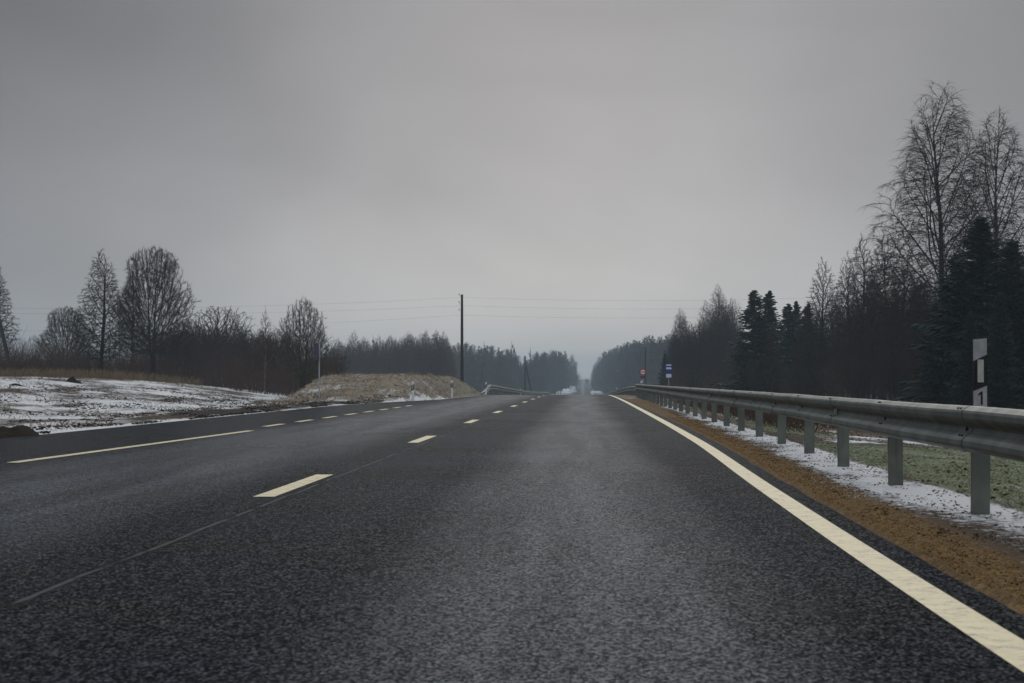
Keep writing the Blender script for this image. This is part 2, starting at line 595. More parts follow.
def build_terrain():
    xs = ([-2100, -1400, -900, -600, -400, -280, -200, -150, -115, -90, -72, -60, -52]
          + rng_steps(-46, -24, .9) + rng_steps(-24, -6, .32) + rng_steps(-6, 1.2, 1.2) + rng_steps(1.2, 8, .13)
          + rng_steps(8, 16, .5) + rng_steps(16, 50, 1.6)
          + [50, 58, 70, 90, 115, 150, 200, 280, 400, 600, 900, 1400, 2100])
    ys = (rng_steps(-30, 4, 3) + rng_steps(4, 60, .35) + rng_steps(60, 112, .5) + rng_steps(112, 190, 1.2)
          + rng_steps(190, 400, 7) + rng_steps(400, 1000, 25) + rng_steps(1000, 2600, 80) + [2600])
    nx, ny = len(xs), len(ys)
    V, F = [], []
    A = {k: [] for k in ('snow', 'green', 'tan', 'soil', 'verge')}
    for Y in ys:
        el, er, sb = edge_l(Y), edge_r(Y), snow_b(Y)
        c = cx(Y)
        rx = rail_x(Y)
        for X in xs:
            V.append((X, Y, tz(X, Y)))
            sn = gr = ta = so = ve = 0.0
            x = X - c
            if X > er - .3:
                near = sst(330, 140, Y)
                ve = sst(sb + .35, sb - .1, X)
                s1 = sst(sb - .50, sb + .60, X) * sst(rx + .55, rx + .30, X + .1 * n3(0, Y * .5, 8))
                sn = s1 * .74
                if X > rx + .2:
                    gb = green_bank(X, Y)
                    gr = sst(rx + .25, rx + .55, X) * gb * (.74 + .3 * n3(X * .8, Y * .4, 26))
                    gd = gz(X, Y)
                    sn = max(sn, .42 * gr)
                    band = sst(1.0, -1.6, gd) * sst(-13, -8, gd) * sst(3.4, 4.6, X)
                    sn = max(sn, (.54 + .2 * n3(X * .9, Y * .5, 27)) * band)
                    sn = max(sn, (.30 + .35 * n3(X * .13, Y * .06, 19)) * (1 - gb) * sst(3.2, 4.2, X) * sst(220, 60, Y))
                    ta = .22 * (1 - gb)
                    ve = max(ve, .45 * (1 - gb) * sst(-6, -10, gd))
                if Y > 105:
                    ta = max(ta, .5)
                    sn = max(sn * sst(200, 120, Y), .36)
                    ve *= sst(200, 120, Y)
            elif X < el + .3:
                d = el - X
                fur = max(sst(.45, .1, abs(d - 2.9 - .3 * n3(Y * .1, 0, 81))), sst(.6, .15, abs(d - 5.6 - .5 * n3(Y * .1, 0, 82))), sst(.5, .1, abs(d - 8.4 - .5 * n3(Y * .1, 0, 83)))) * sst(-.3, .25, n3(X * .4, Y * .12, 84))
                sn = sst(-.05, .12, d) * (.60 - .22 * fur)
                sn = max(sn, sst(-.02, .1, d) * sst(1.0, .5, d) * 1.0)
                k = sst(.35, .7, d) * sst(2.2, 1.5, d) * sst(40, 62, Y + 4 * n3(X * .4, 0, 2)) * sst(96, 88, Y)
                so = max(k * .95, .55 * fur)
                sn = sn * (1 - k * .58)
                sn += .2 * n3(X * .25, Y * .08, 40)
                xq = -X - .1 * (Y - 95)
                ta = max(ta, .95 * sst(20, 24, xq) * sst(84, 98, Y))
                sn *= 1 - .8 * sst(20.5, 25, xq) * sst(84, 98, Y)
                gr = .55 * sst(11, 12.5, -X) * sst(17, 14, -X) * sst(80, 88, Y) * sst(105, 95, Y)
                mm = mound(X, Y)
                if mm > .005 or (Y > 80 and X > -14.5):
                    k = max(sst(.0, .08, mm), sst(80, 90, Y) * sst(-14.5, -13.5, X))
                    ta = max(ta, k * .95)
                    sn = sn * (1 - k) + k * (.40 + .13 * n3(X * .6, Y * .25, 51)) * (1 - .25 * mm)
                    g2 = sst(-9.6, -8.3, X + .9 * n3(X * .5, Y * .3, 61)) * sst(103, 116, Y + 2 * n3(X * .4, Y * .2, 60))
                    gr = max(gr * (1 - k), g2 * .46)
                    sn *= 1 - .8 * g2
                    so *= 1 - k
                    sn = max(sn, .9 * sst(.05, .12, d) * sst(.5, .3, d))
                if Y > 190:
                    sn = .40
                    ta = .6
            A['snow'].append(sn)
            A['green'].append(gr)
            A['tan'].append(ta)
            A['soil'].append(so)
            A['verge'].append(ve)
    for j in range(ny - 1):
        for i in range(nx - 1):
            a = j * nx + i
            F.append((a, a + 1, a + nx + 1, a + nx))
    me = bpy.data.meshes.new('ground')
    me.from_pydata(V, [], F)
    me.materials.append(M['ground'])
    for k, d in A.items():
        at = me.attributes.new(k, 'FLOAT', 'POINT')
        at.data.foreach_set('value', d)
    me.shade_smooth()
    o = bpy.data.objects.new('ground', me)
    COL.objects.link(o)
    o['kind'] = 'structure'
    return o


build_terrain()

# ------------------------------------------------------------------ road
YS = rng_steps(-28, 60, 1.0) + rng_steps(60, 200, 2.0) + rng_steps(200, 600, 8) + rng_steps(600, 2400, 40) + [2400, 2590]


def strip(name, xl, xr, ys, m, lift, kind='structure', depth=0.0):
    mb = MB()
    vs, fs = [], []
    for Y in ys:
        z = rz(Y) + lift
        vs += [Vector((xl(Y), Y, z)), Vector((xr(Y), Y, z))]
    n = len(ys)
    for i in range(n - 1):
        fs.append((2 * i, 2 * i + 1, 2 * i + 3, 2 * i + 2))
    if depth:
        o = len(vs)
        for Y in ys:
            z = rz(Y) + lift - depth
            vs += [Vector((xl(Y) - .06, Y, z)), Vector((xr(Y) + .05, Y, z))]
        for i in range(n - 1):
            fs.append((2 * i + 1, o + 2 * i + 1, o + 2 * i + 3, 2 * i + 3))
            fs.append((2 * i, 2 * i + 2, o + 2 * i + 2, o + 2 * i))
    mb.add(vs, fs)
    o = mb.build(name, m)
    o['kind'] = kind
    return o


YSF = rng_steps(-28, 4, 2) + rng_steps(4, 60, .25) + [y for y in YS if y >= 60]
strip('road', edge_l, edge_r, YSF, M['asphalt'], 0.0, depth=.12)
strip('edge_line', lambda y: line_r(y) - .085, lambda y: line_r(y) + .085, [y for y in YS if y < 1000], M['line'], .004)


def dashes(name, xc, spans, w):
    mb = MB()
    for (y0, y1) in spans:
        ys = [y0 + (y1 - y0) * i / 4 for i in range(5)]
        vs = []
        for Y in ys:
            vs += [Vector((xc(Y) - w / 2, Y, rz(Y) + .004)), Vector((xc(Y) + w / 2, Y, rz(Y) + .004))]
        mb.add(vs, [(2 * i, 2 * i + 1, 2 * i + 3, 2 * i + 2) for i in range(4)])
    o = mb.build(name, M['line'])
    o['kind'] = 'structure'
    return o


d0 = FPX * CAM_H / (497.5 - 381)
PER = FPX * CAM_H * .00755
dashes('centre_line', lambda y: -2.53 + cx(y), [(d0 + PER * k, d0 + PER * k + 3.75) for k in range(-1, 40) if d0 + PER * k > -20], .17)
mbl = MB()
dashes('lane_edge_line', lambda y: lin([(22, -6.42), (37, -6.13)], y) if y < 38 else -6.42,
       [(22.3, 26), (26, 30), (30, 33.5), (33.5, 36.8)] + [(40.2 + 4.6 * k, 42.6 + 4.6 * k) for k in range(8)], .15)


# ------------------------------------------------------------------ guardrails
def w_profile():
    f = [(.018, .752), (.034, .748), (.076, .722), (.083, .705), (.081, .672), (.068, .655), (.018, .618), (.006, .600), (.006, .586),
         (.018, .570), (.068, .533), (.081, .516), (.083, .483), (.076, .466), (.034, .441), (.018, .437)]
    b = [(d - .005, z) for d, z in reversed(f)]
    return f + b


PROF = w_profile()


def beam_mb(xf, ys, zoff=lambda y: 0, out=0.0, sgn=-1):
    mb = MB()
    n = len(PROF)
    vs, fs = [], []
    for Y in ys:
        z = rz(Y) + zoff(Y)
        for d, h in PROF:
            vs.append(Vector((xf(Y) + sgn * (d + out), Y, z - .004 + h)))
    for i in range(len(ys) - 1):
        for k in range(n):
            k2 = (k + 1) % n
            fs.append((i * n + k, i * n + k2, (i + 1) * n + k2, (i + 1) * n + k))
    fs.append(tuple(range(n)))
    fs.append(tuple((len(ys) - 1) * n + k for k in range(n))[::-1])
    mb.add(vs, fs)
    return mb


def post_mb(h, w=.125, d=.055, sgn=1):
    """C-section post; web faces the oncoming driver (-y)"""
    mb = MB()
    t = .006
    x0, x1 = -w / 2, w / 2
    mb.box(x0, x1, 0, t, -.5, h)
    mb.box(x0, x0 + t, t + .0005, d, -.5, h)
    mb.box(x1 - t, x1, t + .0005, d, -.5, h)
    mb.box(x0 + t + .0005, x0 + .03, d - t, d, -.5, h - .001)
    mb.box(x1 - .03, x1 - t - .0005, d - t, d, -.5, h - .001)
    return mb


def bolt_mb():
    mb = MB()
    n = 8
    vs = []
    for d, r in ((0, .016), (.008, .016), (.012, .010)):
        for k in range(n):
            t = 2 * math.pi * k / n
            vs.append(Vector((-d, 1.7 * r * math.cos(t), r * math.sin(t))))
    fs = [tuple(range(16, 24))]
    for i in range(2):
        for k in range(n):
            fs.append((i * 8 + k, i * 8 + (k + 1) % 8, (i + 1) * 8 + (k + 1) % 8, (i + 1) * 8 + k))
    mb.add(vs, fs)
    return mb


def near_guardrail():
    root = empty('guardrail', (0, 0, 0), 0, 'long galvanised steel guardrail on grey posts along the right snowy shoulder', 'guardrail')
    root.location = (rail_x(14), 14, 0)
    off = Vector(root.location)
    Y0, ST = 13.94, 3.88
    posts = [Y0 + ST * k for k in range(-3, 26)]
    proto_post = None
    proto_bolt = None
    rr = random.Random(5)
    for i, Y in enumerate(posts):
        x = rail_x(Y) + .075
        if proto_post is None:
            p = post_mb(.70).build('post', M['post'], root)
            proto_post = p
        else:
            p = proto_post.copy()
            COL.objects.link(p)
            p.parent = root
        p.location = Vector((x, Y, tz(x, Y))) - off
        p.rotation_euler = (R(rr.uniform(-.6, .6)), R(rr.uniform(-.7, .7)), R(rr.uniform(-4, 4)))
        if i + 1 < len(posts):
            a, b = Y - .16, posts[i + 1] + .16
            ys = [a + (b - a) * k / 8 for k in range(9)]
            mb = MB()
            o_ = .006 if i % 2 else 0.0
            mb = beam_mb(rail_x, ys, lambda y: .006 * n3(0, y * .4, 77), o_)
            mb.v = [v - off for v in mb.v]
            bm_ = mb.build('beam', M['rail'], root, smooth=False)
            if i < 14:
                for (dy, hz, dd) in ((-.05, .735, .062), (.05, .735, .062), (-.05, .548, .055), (.05, .548, .055), (0, .593, .010)):
                    if proto_bolt is None:
                        q = bolt_mb().build('bolt', M['darkmetal'], bm_)
                        proto_bolt = q
                    else:
                        q = proto_bolt.copy()
                        COL.objects.link(q)
                        q.parent = bm_
                    q.location = Vector((rail_x(Y + dy) - dd - .004, Y + dy, hz - .004 + rz(Y))) - off
                    q.rotation_euler = (0, R(50) if hz > .7 or hz < .56 else 0, 0)
                    q.scale = (.6, .75, .6) if hz != .593 else (1.0, .6, 1.1)
    for Y in (Y0 + ST * 2, Y0 + ST * 8, Y0 + ST * 14, Y0 + ST * 20):
        mb = MB()
        mb.prism([(-.045, -.045), (-.008, -.032), (-.008, .032), (-.045, .045)], -.004, .03)
        rf = mb.build('reflector', M['black'], root)
        rf.location = Vector((rail_x(Y - .3) - .012, Y - .3, .592 + rz(Y))) - off
        m2 = MB()
        m2.box(-.048, -.018, -.012, -.0045, -.036, .036)
        m2.build('reflector_face', M['offwhite'], rf)
    return root


near_guardrail()


def far_rail(name, label, X, ya, yb, step, side, slope_start=True, low=0.0):
    xf = lambda y: X + cx(y)
    root = empty(name, (xf(ya), ya, rz(ya)), 0, label, 'guardrail')
    off = Vector(root.location)
    ys = [ya + (yb - ya) * k / 60 for k in range(61)]

    def zo(y):
        return -low - (.55 if slope_start else 0.0) * sst(ya + 14, ya, y)
    mb = beam_mb(xf, ys, zo, 0, -side)
    mb.v = [v - off for v in mb.v]
    mb.build('beam', M['oldrail'], root)
    tr = MB()
    tr.tube([Vector((xf(y) + side * .06, y, rz(y) + .79 + zo(y) * 1.25)) - off for y in ys], [.035] * len(ys), 6)
    tr.build('top_rail', M['signpole'], root)
    pp = None
    n = int((yb - ya - 6) / step)
    for k in range(n + 1):
        Y = ya + 6 + step * k
        if pp is None:
            p = post_mb(.74).build('post', M['post'], root)
            pp = p
        else:
            p = pp.copy()
            COL.objects.link(p)
            p.parent = root
        x = xf(Y) + side * .07
        p.location = Vector((x, Y, rz(Y) + zo(Y) * .8)) - off


far_rail('guardrail', 'green-grey roadside rail with sloping end on the left verge beyond the crest', -7.25, 143, 420, 4.2, -1)
far_rail('guardrail', 'green-grey roadside rail beyond the end of the near right guardrail', 3.45, 124, 335, 4.2, 1, False, .16)


# ------------------------------------------------------------------ delineators
def delineator(name, x, y, h, label, w=.11, number=False, rot=0.0):
    root = empty(name, (x, y, tz(x, y)), rot, label, 'delineator post', 'white delineator posts')
    d = .028
    a = w / 2
    k = h / 1.0
    # body: shallow hollow-back section, slightly tapered, slanted top
    mb = MB()
    mb.prism([(-a, -.3), (a, -.3), (a, h - .002), (-a, h - .012)], 0, d)
    mb.build('post_body', M['shadewhite' if number else 'white'], root)
    zb = (h - .135, h - .19)       # lower edge of the white cap: right, left
    zc = (h - .39, h - .435)       # upper edge of the lower white: right, left
    bb = MB()
    bb.prism([(-a - .003, zc[1]), (a + .003, zc[0]), (a + .003, zb[0]), (-a - .003, zb[1])], -.004, d + .003)
    band = bb.build('black_band', M['black'], root)
    rf = MB()
    rf.prism([(-.024, zc[1] + .07), (.026, zc[1] + .07), (.026, zb[1] + .012), (-.024, zb[1] + .012)], -.009, -.0045)
    rf.build('reflector', M['offwhite'], band)
    if number:
        nm = MB()
        zt = zc[1] - .004
        nm.prism([(.002, zt - .112), (.018, zt - .112), (.018, zt), (.006, zt), (-.018, zt - .022), (-.018, zt - .038), (.002, zt - .024)], -.003, -.0004)
        nm.build('number', M['black'], root)
    return root


pk = P(980.5, 400, 16.6)
delineator('delineator_post', pk.x, 16.6, P(980, 338, 16.6).z - tz(pk.x, 16.6),
           'white delineator post with black slanted band and numeral 1 behind the near guardrail', .108, True, yaw)
for px, Y, txt in ((412.8, 91, 'white black-banded delineator post in front of the dead-grass mound, nearest on the left verge'),
                   (452, 109, 'white black-banded delineator post just left of the tall bare utility pole'),
                   (486, 140, 'white black-banded delineator post at the sloping start of the left far rail'),
                   (520.5, 232, 'tiny white delineator top showing above the middle of the left far rail'),
                   (641.5, 122, 'tiny white delineator top beside the red round sign at the right guardrail end'),
                   (616.7, 213, 'tiny white delineator top above the right far rail beyond the crest')):
    q = P(px, 390, Y)
    delineator('delineator_post', q.x, Y, 1.0, txt, .12)


# ------------------------------------------------------------------ signs
def pole_mb(h, r=.03):
    mb = MB()
    mb.tube([Vector((0, 0, -.4)), Vector((0, 0, h * .5)), Vector((0, 0, h))], [r, r, r], 10, True)
    return mb


def bus_sign():
    Y = 160
    q = P(668.7, 364, Y)
    x = q.x
    z0 = tz(x, Y)
    h = q.z - z0
    root = empty('bus_stop_sign', (x, Y, z0), yaw, 'blue and white bus stop sign on a thin grey pole behind the right guardrail', 'road sign')
    pole_mb(h - .02).build('pole', M['signpole'], root)
    mb = MB()
    mb.box(-.28, .28, -.045, -.032, h - .78, h, .004)
    pan = mb.build('sign_panel', M['signblue'], root)
    w = MB()      # bus pictogram: roof band, window row and body
    w.prism([(-.2, h - .14), (.2, h - .14), (.2, h - .04), (-.2, h - .04)], -.049, -.0458)
    w.build('pictogram', M['signwhite'], pan)
    w = MB()
    w.prism([(-.2, h - .42), (.22, h - .42), (.22, h - .32), (.17, h - .27), (-.2, h - .27)], -.049, -.0458)
    w.build('pictogram', M['signwhite'], pan)
    w = MB()
    w.box(-.21, .21, -.044, -.033, h - 1.08, h - .80, .003)
    w.build('timetable_plate', M['signwhite'], root)


bus_sign()


def disc_mb(r0, r1, y0, y1, n=28):
    mb = MB()
    vs, fs = [], []
    for k in range(n):
        t = 2 * math.pi * k / n
        c, s_ = math.cos(t), math.sin(t)
        vs += [Vector((r1 * c, y0, r1 * s_)), Vector((r1 * c, y1, r1 * s_)), Vector((r0 * c, y0, r0 * s_)), Vector((r0 * c, y1, r0 * s_))]
    for k in range(n):
        a, b = 4 * k, 4 * ((k + 1) % n)
        fs += [(a, b, b + 1, a + 1), (a, a + 2, b + 2, b), (a + 1, b + 1, b + 3, a + 3)]
        if r0 > 0:
            fs += [(a + 2, a + 3, b + 3, b + 2)]
    mb.add(vs, fs)
    return mb


def car_icon(cx_, cz, s_):
    return [(cx_ - .11 * s_, cz - .05 * s_), (cx_ + .11 * s_, cz - .05 * s_), (cx_ + .11 * s_, cz + .01 * s_), (cx_ + .07 * s_, cz + .06 * s_), (cx_ - .07 * s_, cz + .06 * s_), (cx_ - .11 * s_, cz + .01 * s_)]


def round_sign():
    Y = 200
    q = P(642.8, 372, Y)
    x = q.x
    z0 = tz(x, Y)
    h = q.z - z0
    root = empty('round_sign', (x, Y, z0), yaw, 'red-rimmed round road sign with white centre at the end of the right guardrail', 'road sign')
    pole_mb(h + .2).build('pole', M['signpole'], root)
    a = disc_mb(.0, .25, -.044, -.036)
    f = a.build('sign_face', M['signwhite'], root)
    f.location = (0, 0, h)
    rg = disc_mb(.235, .36, -.048, -.034).build('red_rim', M['signred'], root)
    rg.location = (0, 0, h)
    c1 = MB()
    c1.prism(car_icon(-.105, 0, .85), -.050, -.0445)
    c1.build('pictogram', M['signred'], f)
    c2 = MB()
    c2.prism(car_icon(.105, 0, .85), -.050, -.0445)
    c2.build('pictogram', M['black'], f)
    pl = MB()
    pl.box(-.24, .24, -.044, -.034, h - .62, h - .40, .003)
    pl.build('plate', M['signgrey'], root)


round_sign()


def side_sign():
    Y = 79
    q = P(319.3, 343, Y)
    x = q.x
    z0 = tz(x, Y)
    h = q.z - z0
    root = empty('side_sign', (x, Y, z0), R(12), 'grey-blue road sign seen nearly edge-on upon a pale pole by the left verge', 'road sign')
    pole_mb(h - .02, .028).build('pole', M['signpole'], root)
    mb = MB()
    mb.box(-.035, .62, -.01, .004, h - .66, h, .004)
    p = mb.build('sign_panel', M['signgrey'], root)
    p.rotation_euler = (0, 0, R(93 + 9))
    p.location = (-.04, 0, 0)


side_sign()


# ------------------------------------------------------------------ poles and wires
def utility_pole(x, Y, h, label, r=.13, brace=None, n_ins=3, lean=0.0, ins_side=-1):
    z0 = tz(x, Y)
    root = empty('utility_pole', (x, Y, z0), 0, label, 'utility pole')
    mb = MB()
    n = 8
    mb.tube([Vector((lean * i / n, 0, -.5 + (h + .5) * i / n)) for i in range(n + 1)], [r * (1.12 - .38 * i / n) for i in range(n + 1)], 10, True)
    mb.build('pole', M['pole'], root, smooth=True)
    if brace:
        bx, hz = brace
        m2 = MB()
        m2.tube([Vector((bx * (1 - i / 6), .05, -.4 + (hz + .4) * i / 6)) for i in range(7)], [r * 1.0 - .03 * i / 6 for i in range(7)], 9, True)
        m2.build('brace', M['pole'], root, smooth=True)
    for k in range(n_ins):
        zz = h - .12 - .62 * k
        i = MB()
        s_ = ins_side
        i.tube([Vector((0, 0, zz)), Vector((s_ * .2, 0, zz)), Vector((s_ * .24, 0, zz + .03)), Vector((s_ * .24, 0, zz + .1))], [.012] * 4, 6)
        hk = i.build('hook', M['darkmetal'], root)
        b = MB()
        b.tube([Vector((s_ * .24, 0, zz + .09)), Vector((s_ * .24, 0, zz + .12)), Vector((s_ * .24, 0, zz + .15)), Vector((s_ * .24, 0, zz + .2))], [.05, .05, .035, .03], 8, True)
        b.build('insulator', M['porcelain'], hk)
    return root


Yp = 165.0
qp = P(462, 294.5, Yp)
utility_pole(qp.x, Yp, qp.z - tz(qp.x, Yp), 'tall dark wooden utility pole alone on the left beside the dead-grass mound', .13)
ql = P(-6, 296, 138)
utility_pole(ql.x, 138, ql.z - tz(ql.x, 138), 'braced utility pole at the left picture edge, leaning strut showing', .15,
             (P(16, 362, 138).x - ql.x, P(-2, 300, 138).z - tz(ql.x, 138)), 3)
q2 = P(525, 356, 390)
utility_pole(q2.x, 390, q2.z - tz(q2.x, 390), 'small far utility pole with slanting brace above the left far rail', .2, (P(532.5, 389, 390).x - q2.x, q2.z - tz(q2.x, 390) - 1.0), 2)
q3 = P(645.5, 347, 300)
utility_pole(q3.x, 300, q3.z - tz(q3.x, 300), 'thin far utility pole rising behind the red round sign', .13, None, 2)
q4 = P(868, 296, 168)
utility_pole(q4.x, 168, q4.z - tz(q4.x, 168), 'utility pole half hidden among bare trees of the right wood', .13, None, 3)

for k, (yl, y1, y2, y3) in enumerate(((308, 297.3, 297.3, 295.5), (313, 305.6, 305.6, 304), (331, 315, 315, 312.5))):
    nm = ('highest', 'middle', 'lowest')[k]
    a, b, c = P(-6, yl, 138), P(462, y1, Yp), P(868, y3, 168)
    mb = MB()
    pts = []
    for (p0, p1, sag) in ((a, b, .30), (b, c, .35)):
        for i in range(24):
            t = i / 24
            p = p0.lerp(p1, t)
            pts.append(p - UP * (sag * 4 * t * (1 - t)))
    pts.append(c)
    off = Vector(b)
    mb.tube([p - off for p in pts], [.004] * len(pts), 4)
    w = mb.build('overhead_wire', M['wire'])
    w.location = off
    tag(w, nm + ' of the three thin overhead wires crossing the road on the utility poles', 'wire', 'overhead wires crossing the road')


# ------------------------------------------------------------------ trees
def rvec(rg):
    return Vector((rg.gauss(0, 1), rg.gauss(0, 1), rg.gauss(0, 1)))


def grow(seed, Hh, sp):
    rg = random.Random(seed)
    T, C = MB(), MB()
    nl = len(sp['n'])

    def br(p, d, L, r0, lev, az0):
        ns = sp['seg'][lev]
        pts, rad = [p.copy()], [r0]
        q = p.copy()
        dd = d.copy()
        if lev == nl - 1 and nl > 3:
            e = q + (dd + rvec(rg) * .1 + UP * sp['trop'][lev] * .4).normalized() * L
            a = dd.cross(rvec(rg)).normalized() * sp['rmin'] * 1.25
            C.add([q - a, q + a, q.lerp(e, .6) + a * .7, e, q.lerp(e, .6) - a * .7], [(0, 1, 2, 3, 4)])
            return
        r1 = max(r0 * sp['taper'][lev], sp['rmin'] * .6)
        for i in range(1, ns + 1):
            dd = dd + rvec(rg) * sp['wob'][lev] + UP * (sp['trop'][lev] / ns)
            dd.normalize()
            q = q + dd * (L / ns)
            pts.append(q)
            rad.append(r0 + (r1 - r0) * i / ns)
        (T if lev < sp.get('tlev', 2) else C).tube(pts, rad, (7, 5, 3, 3, 3)[lev])
        if lev + 1 >= nl:
            return
        k = sp['n'][lev + 1]
        t0 = sp['t0'][lev + 1]
        for j in range(k):
            t = t0 + (1 - t0) * (j + rg.random() * .9) / k
            u = t * ns
            i = min(int(u), ns - 1)
            fr = u - i
            pp = pts[i].lerp(pts[i + 1], fr)
            dr = (pts[i + 1] - pts[i]).normalized()
            rr = rad[i] + (rad[i + 1] - rad[i]) * fr
            a = sp['ang'][lev + 1]
            if isinstance(a, tuple):
                a = a[0] + (a[1] - a[0]) * t
            a = R(a + rg.gauss(0, 8))
            az = az0 + j * 2.4 + rg.gauss(0, .5)
            side = dr.cross(UP if abs(dr.z) < .95 else Vector((1, 0, 0))).normalized()
            side = Quaternion(dr, az) @ side
            cd = (dr * math.cos(a) + side * math.sin(a)).normalized()
            shp = sp['shape'][lev + 1](t)
            Lc = sp['len'][lev + 1] * (Hh if lev == 0 else L) * shp * rg.uniform(.7, 1.2)
            br(pp, cd, Lc, max(min(rr * .75, rr * sp['rr'][lev + 1] * (.6 + .4 * shp)), sp['rmin']), lev + 1, rg.random() * 6.28)

    ns = sp.get('stems', 1)
    for s_ in range(ns):
        if ns == 1:
            d = Vector((rg.gauss(0, .015), rg.gauss(0, .015), 1)).normalized()
            p = Vector((0, 0, -.15))
            L = Hh + .15
        else:
            az = s_ * 2.4 + rg.gauss(0, .3)
            a = R(sp['spread'] * (s_ + .3) / ns + rg.gauss(0, 2))
            d = Vector((math.sin(a) * math.cos(az), math.sin(a) * math.sin(az), math.cos(a)))
            b = sp.get('base', .12)
            p = Vector((b * math.cos(az) * (s_ > 0), b * math.sin(az) * (s_ > 0), -.15))
            L = Hh * rg.uniform(.82, 1.0) / max(.8, math.cos(a)) + .1
            if s_ == 0:
                L = Hh * .93
        br(p, d, L, sp['r0'] * Hh * rg.uniform(.8, 1.1), 0, rg.random() * 6)
    return T, C


one = lambda t: 1.0
BIRCH = dict(n=[1, 34, 10, 7, 5], seg=[16, 8, 5, 4, 2], t0=[0, .2, .15, .12, .1], ang=[0, (46, 22), 36, 36, 34], len=[1, .40, .36, .42, .5],
             shape=[one, lambda t: (.45 + .55 * math.sin(min(1, (t - .1) / .35) * 1.57)) * (1.06 - t) ** .6 * 1.05, lambda t: 1.1 - .6 * t, lambda t: 1.1 - .5 * t, one],
             rr=[1, .5, .5, .5, .6], wob=[.008, .04, .06, .07, .08], trop=[.03, .30, .05, -.75, -1.0], taper=[.1, .25, .3, .4, .5], r0=.0095, rmin=.0060)
ALDER = dict(n=[1, 42, 9, 7, 5], seg=[14, 6, 4, 3, 2], t0=[0, .14, .15, .12, .1], ang=[0, (70, 34), 42, 42, 42], len=[1, .23, .42, .45, .5],
             shape=[one, lambda t: (.55 + .45 * math.sin(min(1, t / .4) * 1.57)) * (1.08 - t) ** .6 * 1.1, lambda t: 1.1 - .5 * t, one, one],
             rr=[1, .42, .5, .5, .6], wob=[.012, .06, .09, .11, .12], trop=[.05, .35, .25, .1, 0], taper=[.1, .25, .3, .4, .6], r0=.0095, rmin=.0068)
MAPLE = dict(n=[6, 17, 9, 6, 5], seg=[10, 6, 5, 3, 2], t0=[0, .2, .12, .12, .1], ang=[0, (42, 24), 30, 32, 32], len=[1, .40, .40, .42, .5], stems=6, spread=25,
             shape=[one, lambda t: 1.2 - .95 * t, lambda t: 1.1 - .5 * t, one, one],
             rr=[1, .5, .5, .5, .6], wob=[.015, .035, .05, .07, .08], trop=[.10, .22, .3, .25, .2], taper=[.14, .25, .3, .4, .6], r0=.0085, rmin=.0058)
WILLOW = dict(MAPLE, stems=9, spread=17, n=[9, 13, 8, 5, 4], base=.5, r0=.0075, rmin=.006)
SHRUB = dict(n=[9, 9, 6, 5], seg=[5, 4, 3, 2], t0=[0, .12, .12, .1], ang=[0, 30, 35, 35], len=[1, .45, .5, .6], stems=9, spread=34, base=.3,
             shape=[one, lambda t: 1.1 - .6 * t, one, one], rr=[1, .55, .55, .6], wob=[.05, .07, .1, .1], trop=[.1, .2, .2, .1], taper=[.3, .3, .4, .6], r0=.007, rmin=.0065, tlev=1)
FARBARE = dict(n=[1, 30, 9, 6], seg=[8, 4, 3, 2], t0=[0, .12, .12, .1], ang=[0, (58, 30), 42, 42], len=[1, .25, .5, .55],
               shape=[one, lambda t: (1.08 - t) ** .6 * 1.1, one, one], rr=[1, .45, .5, .6], wob=[.012, .06, .1, .1], trop=[.05, .4, .2, .1],
               taper=[.12, .3, .4, .6], r0=.012, rmin=.018)


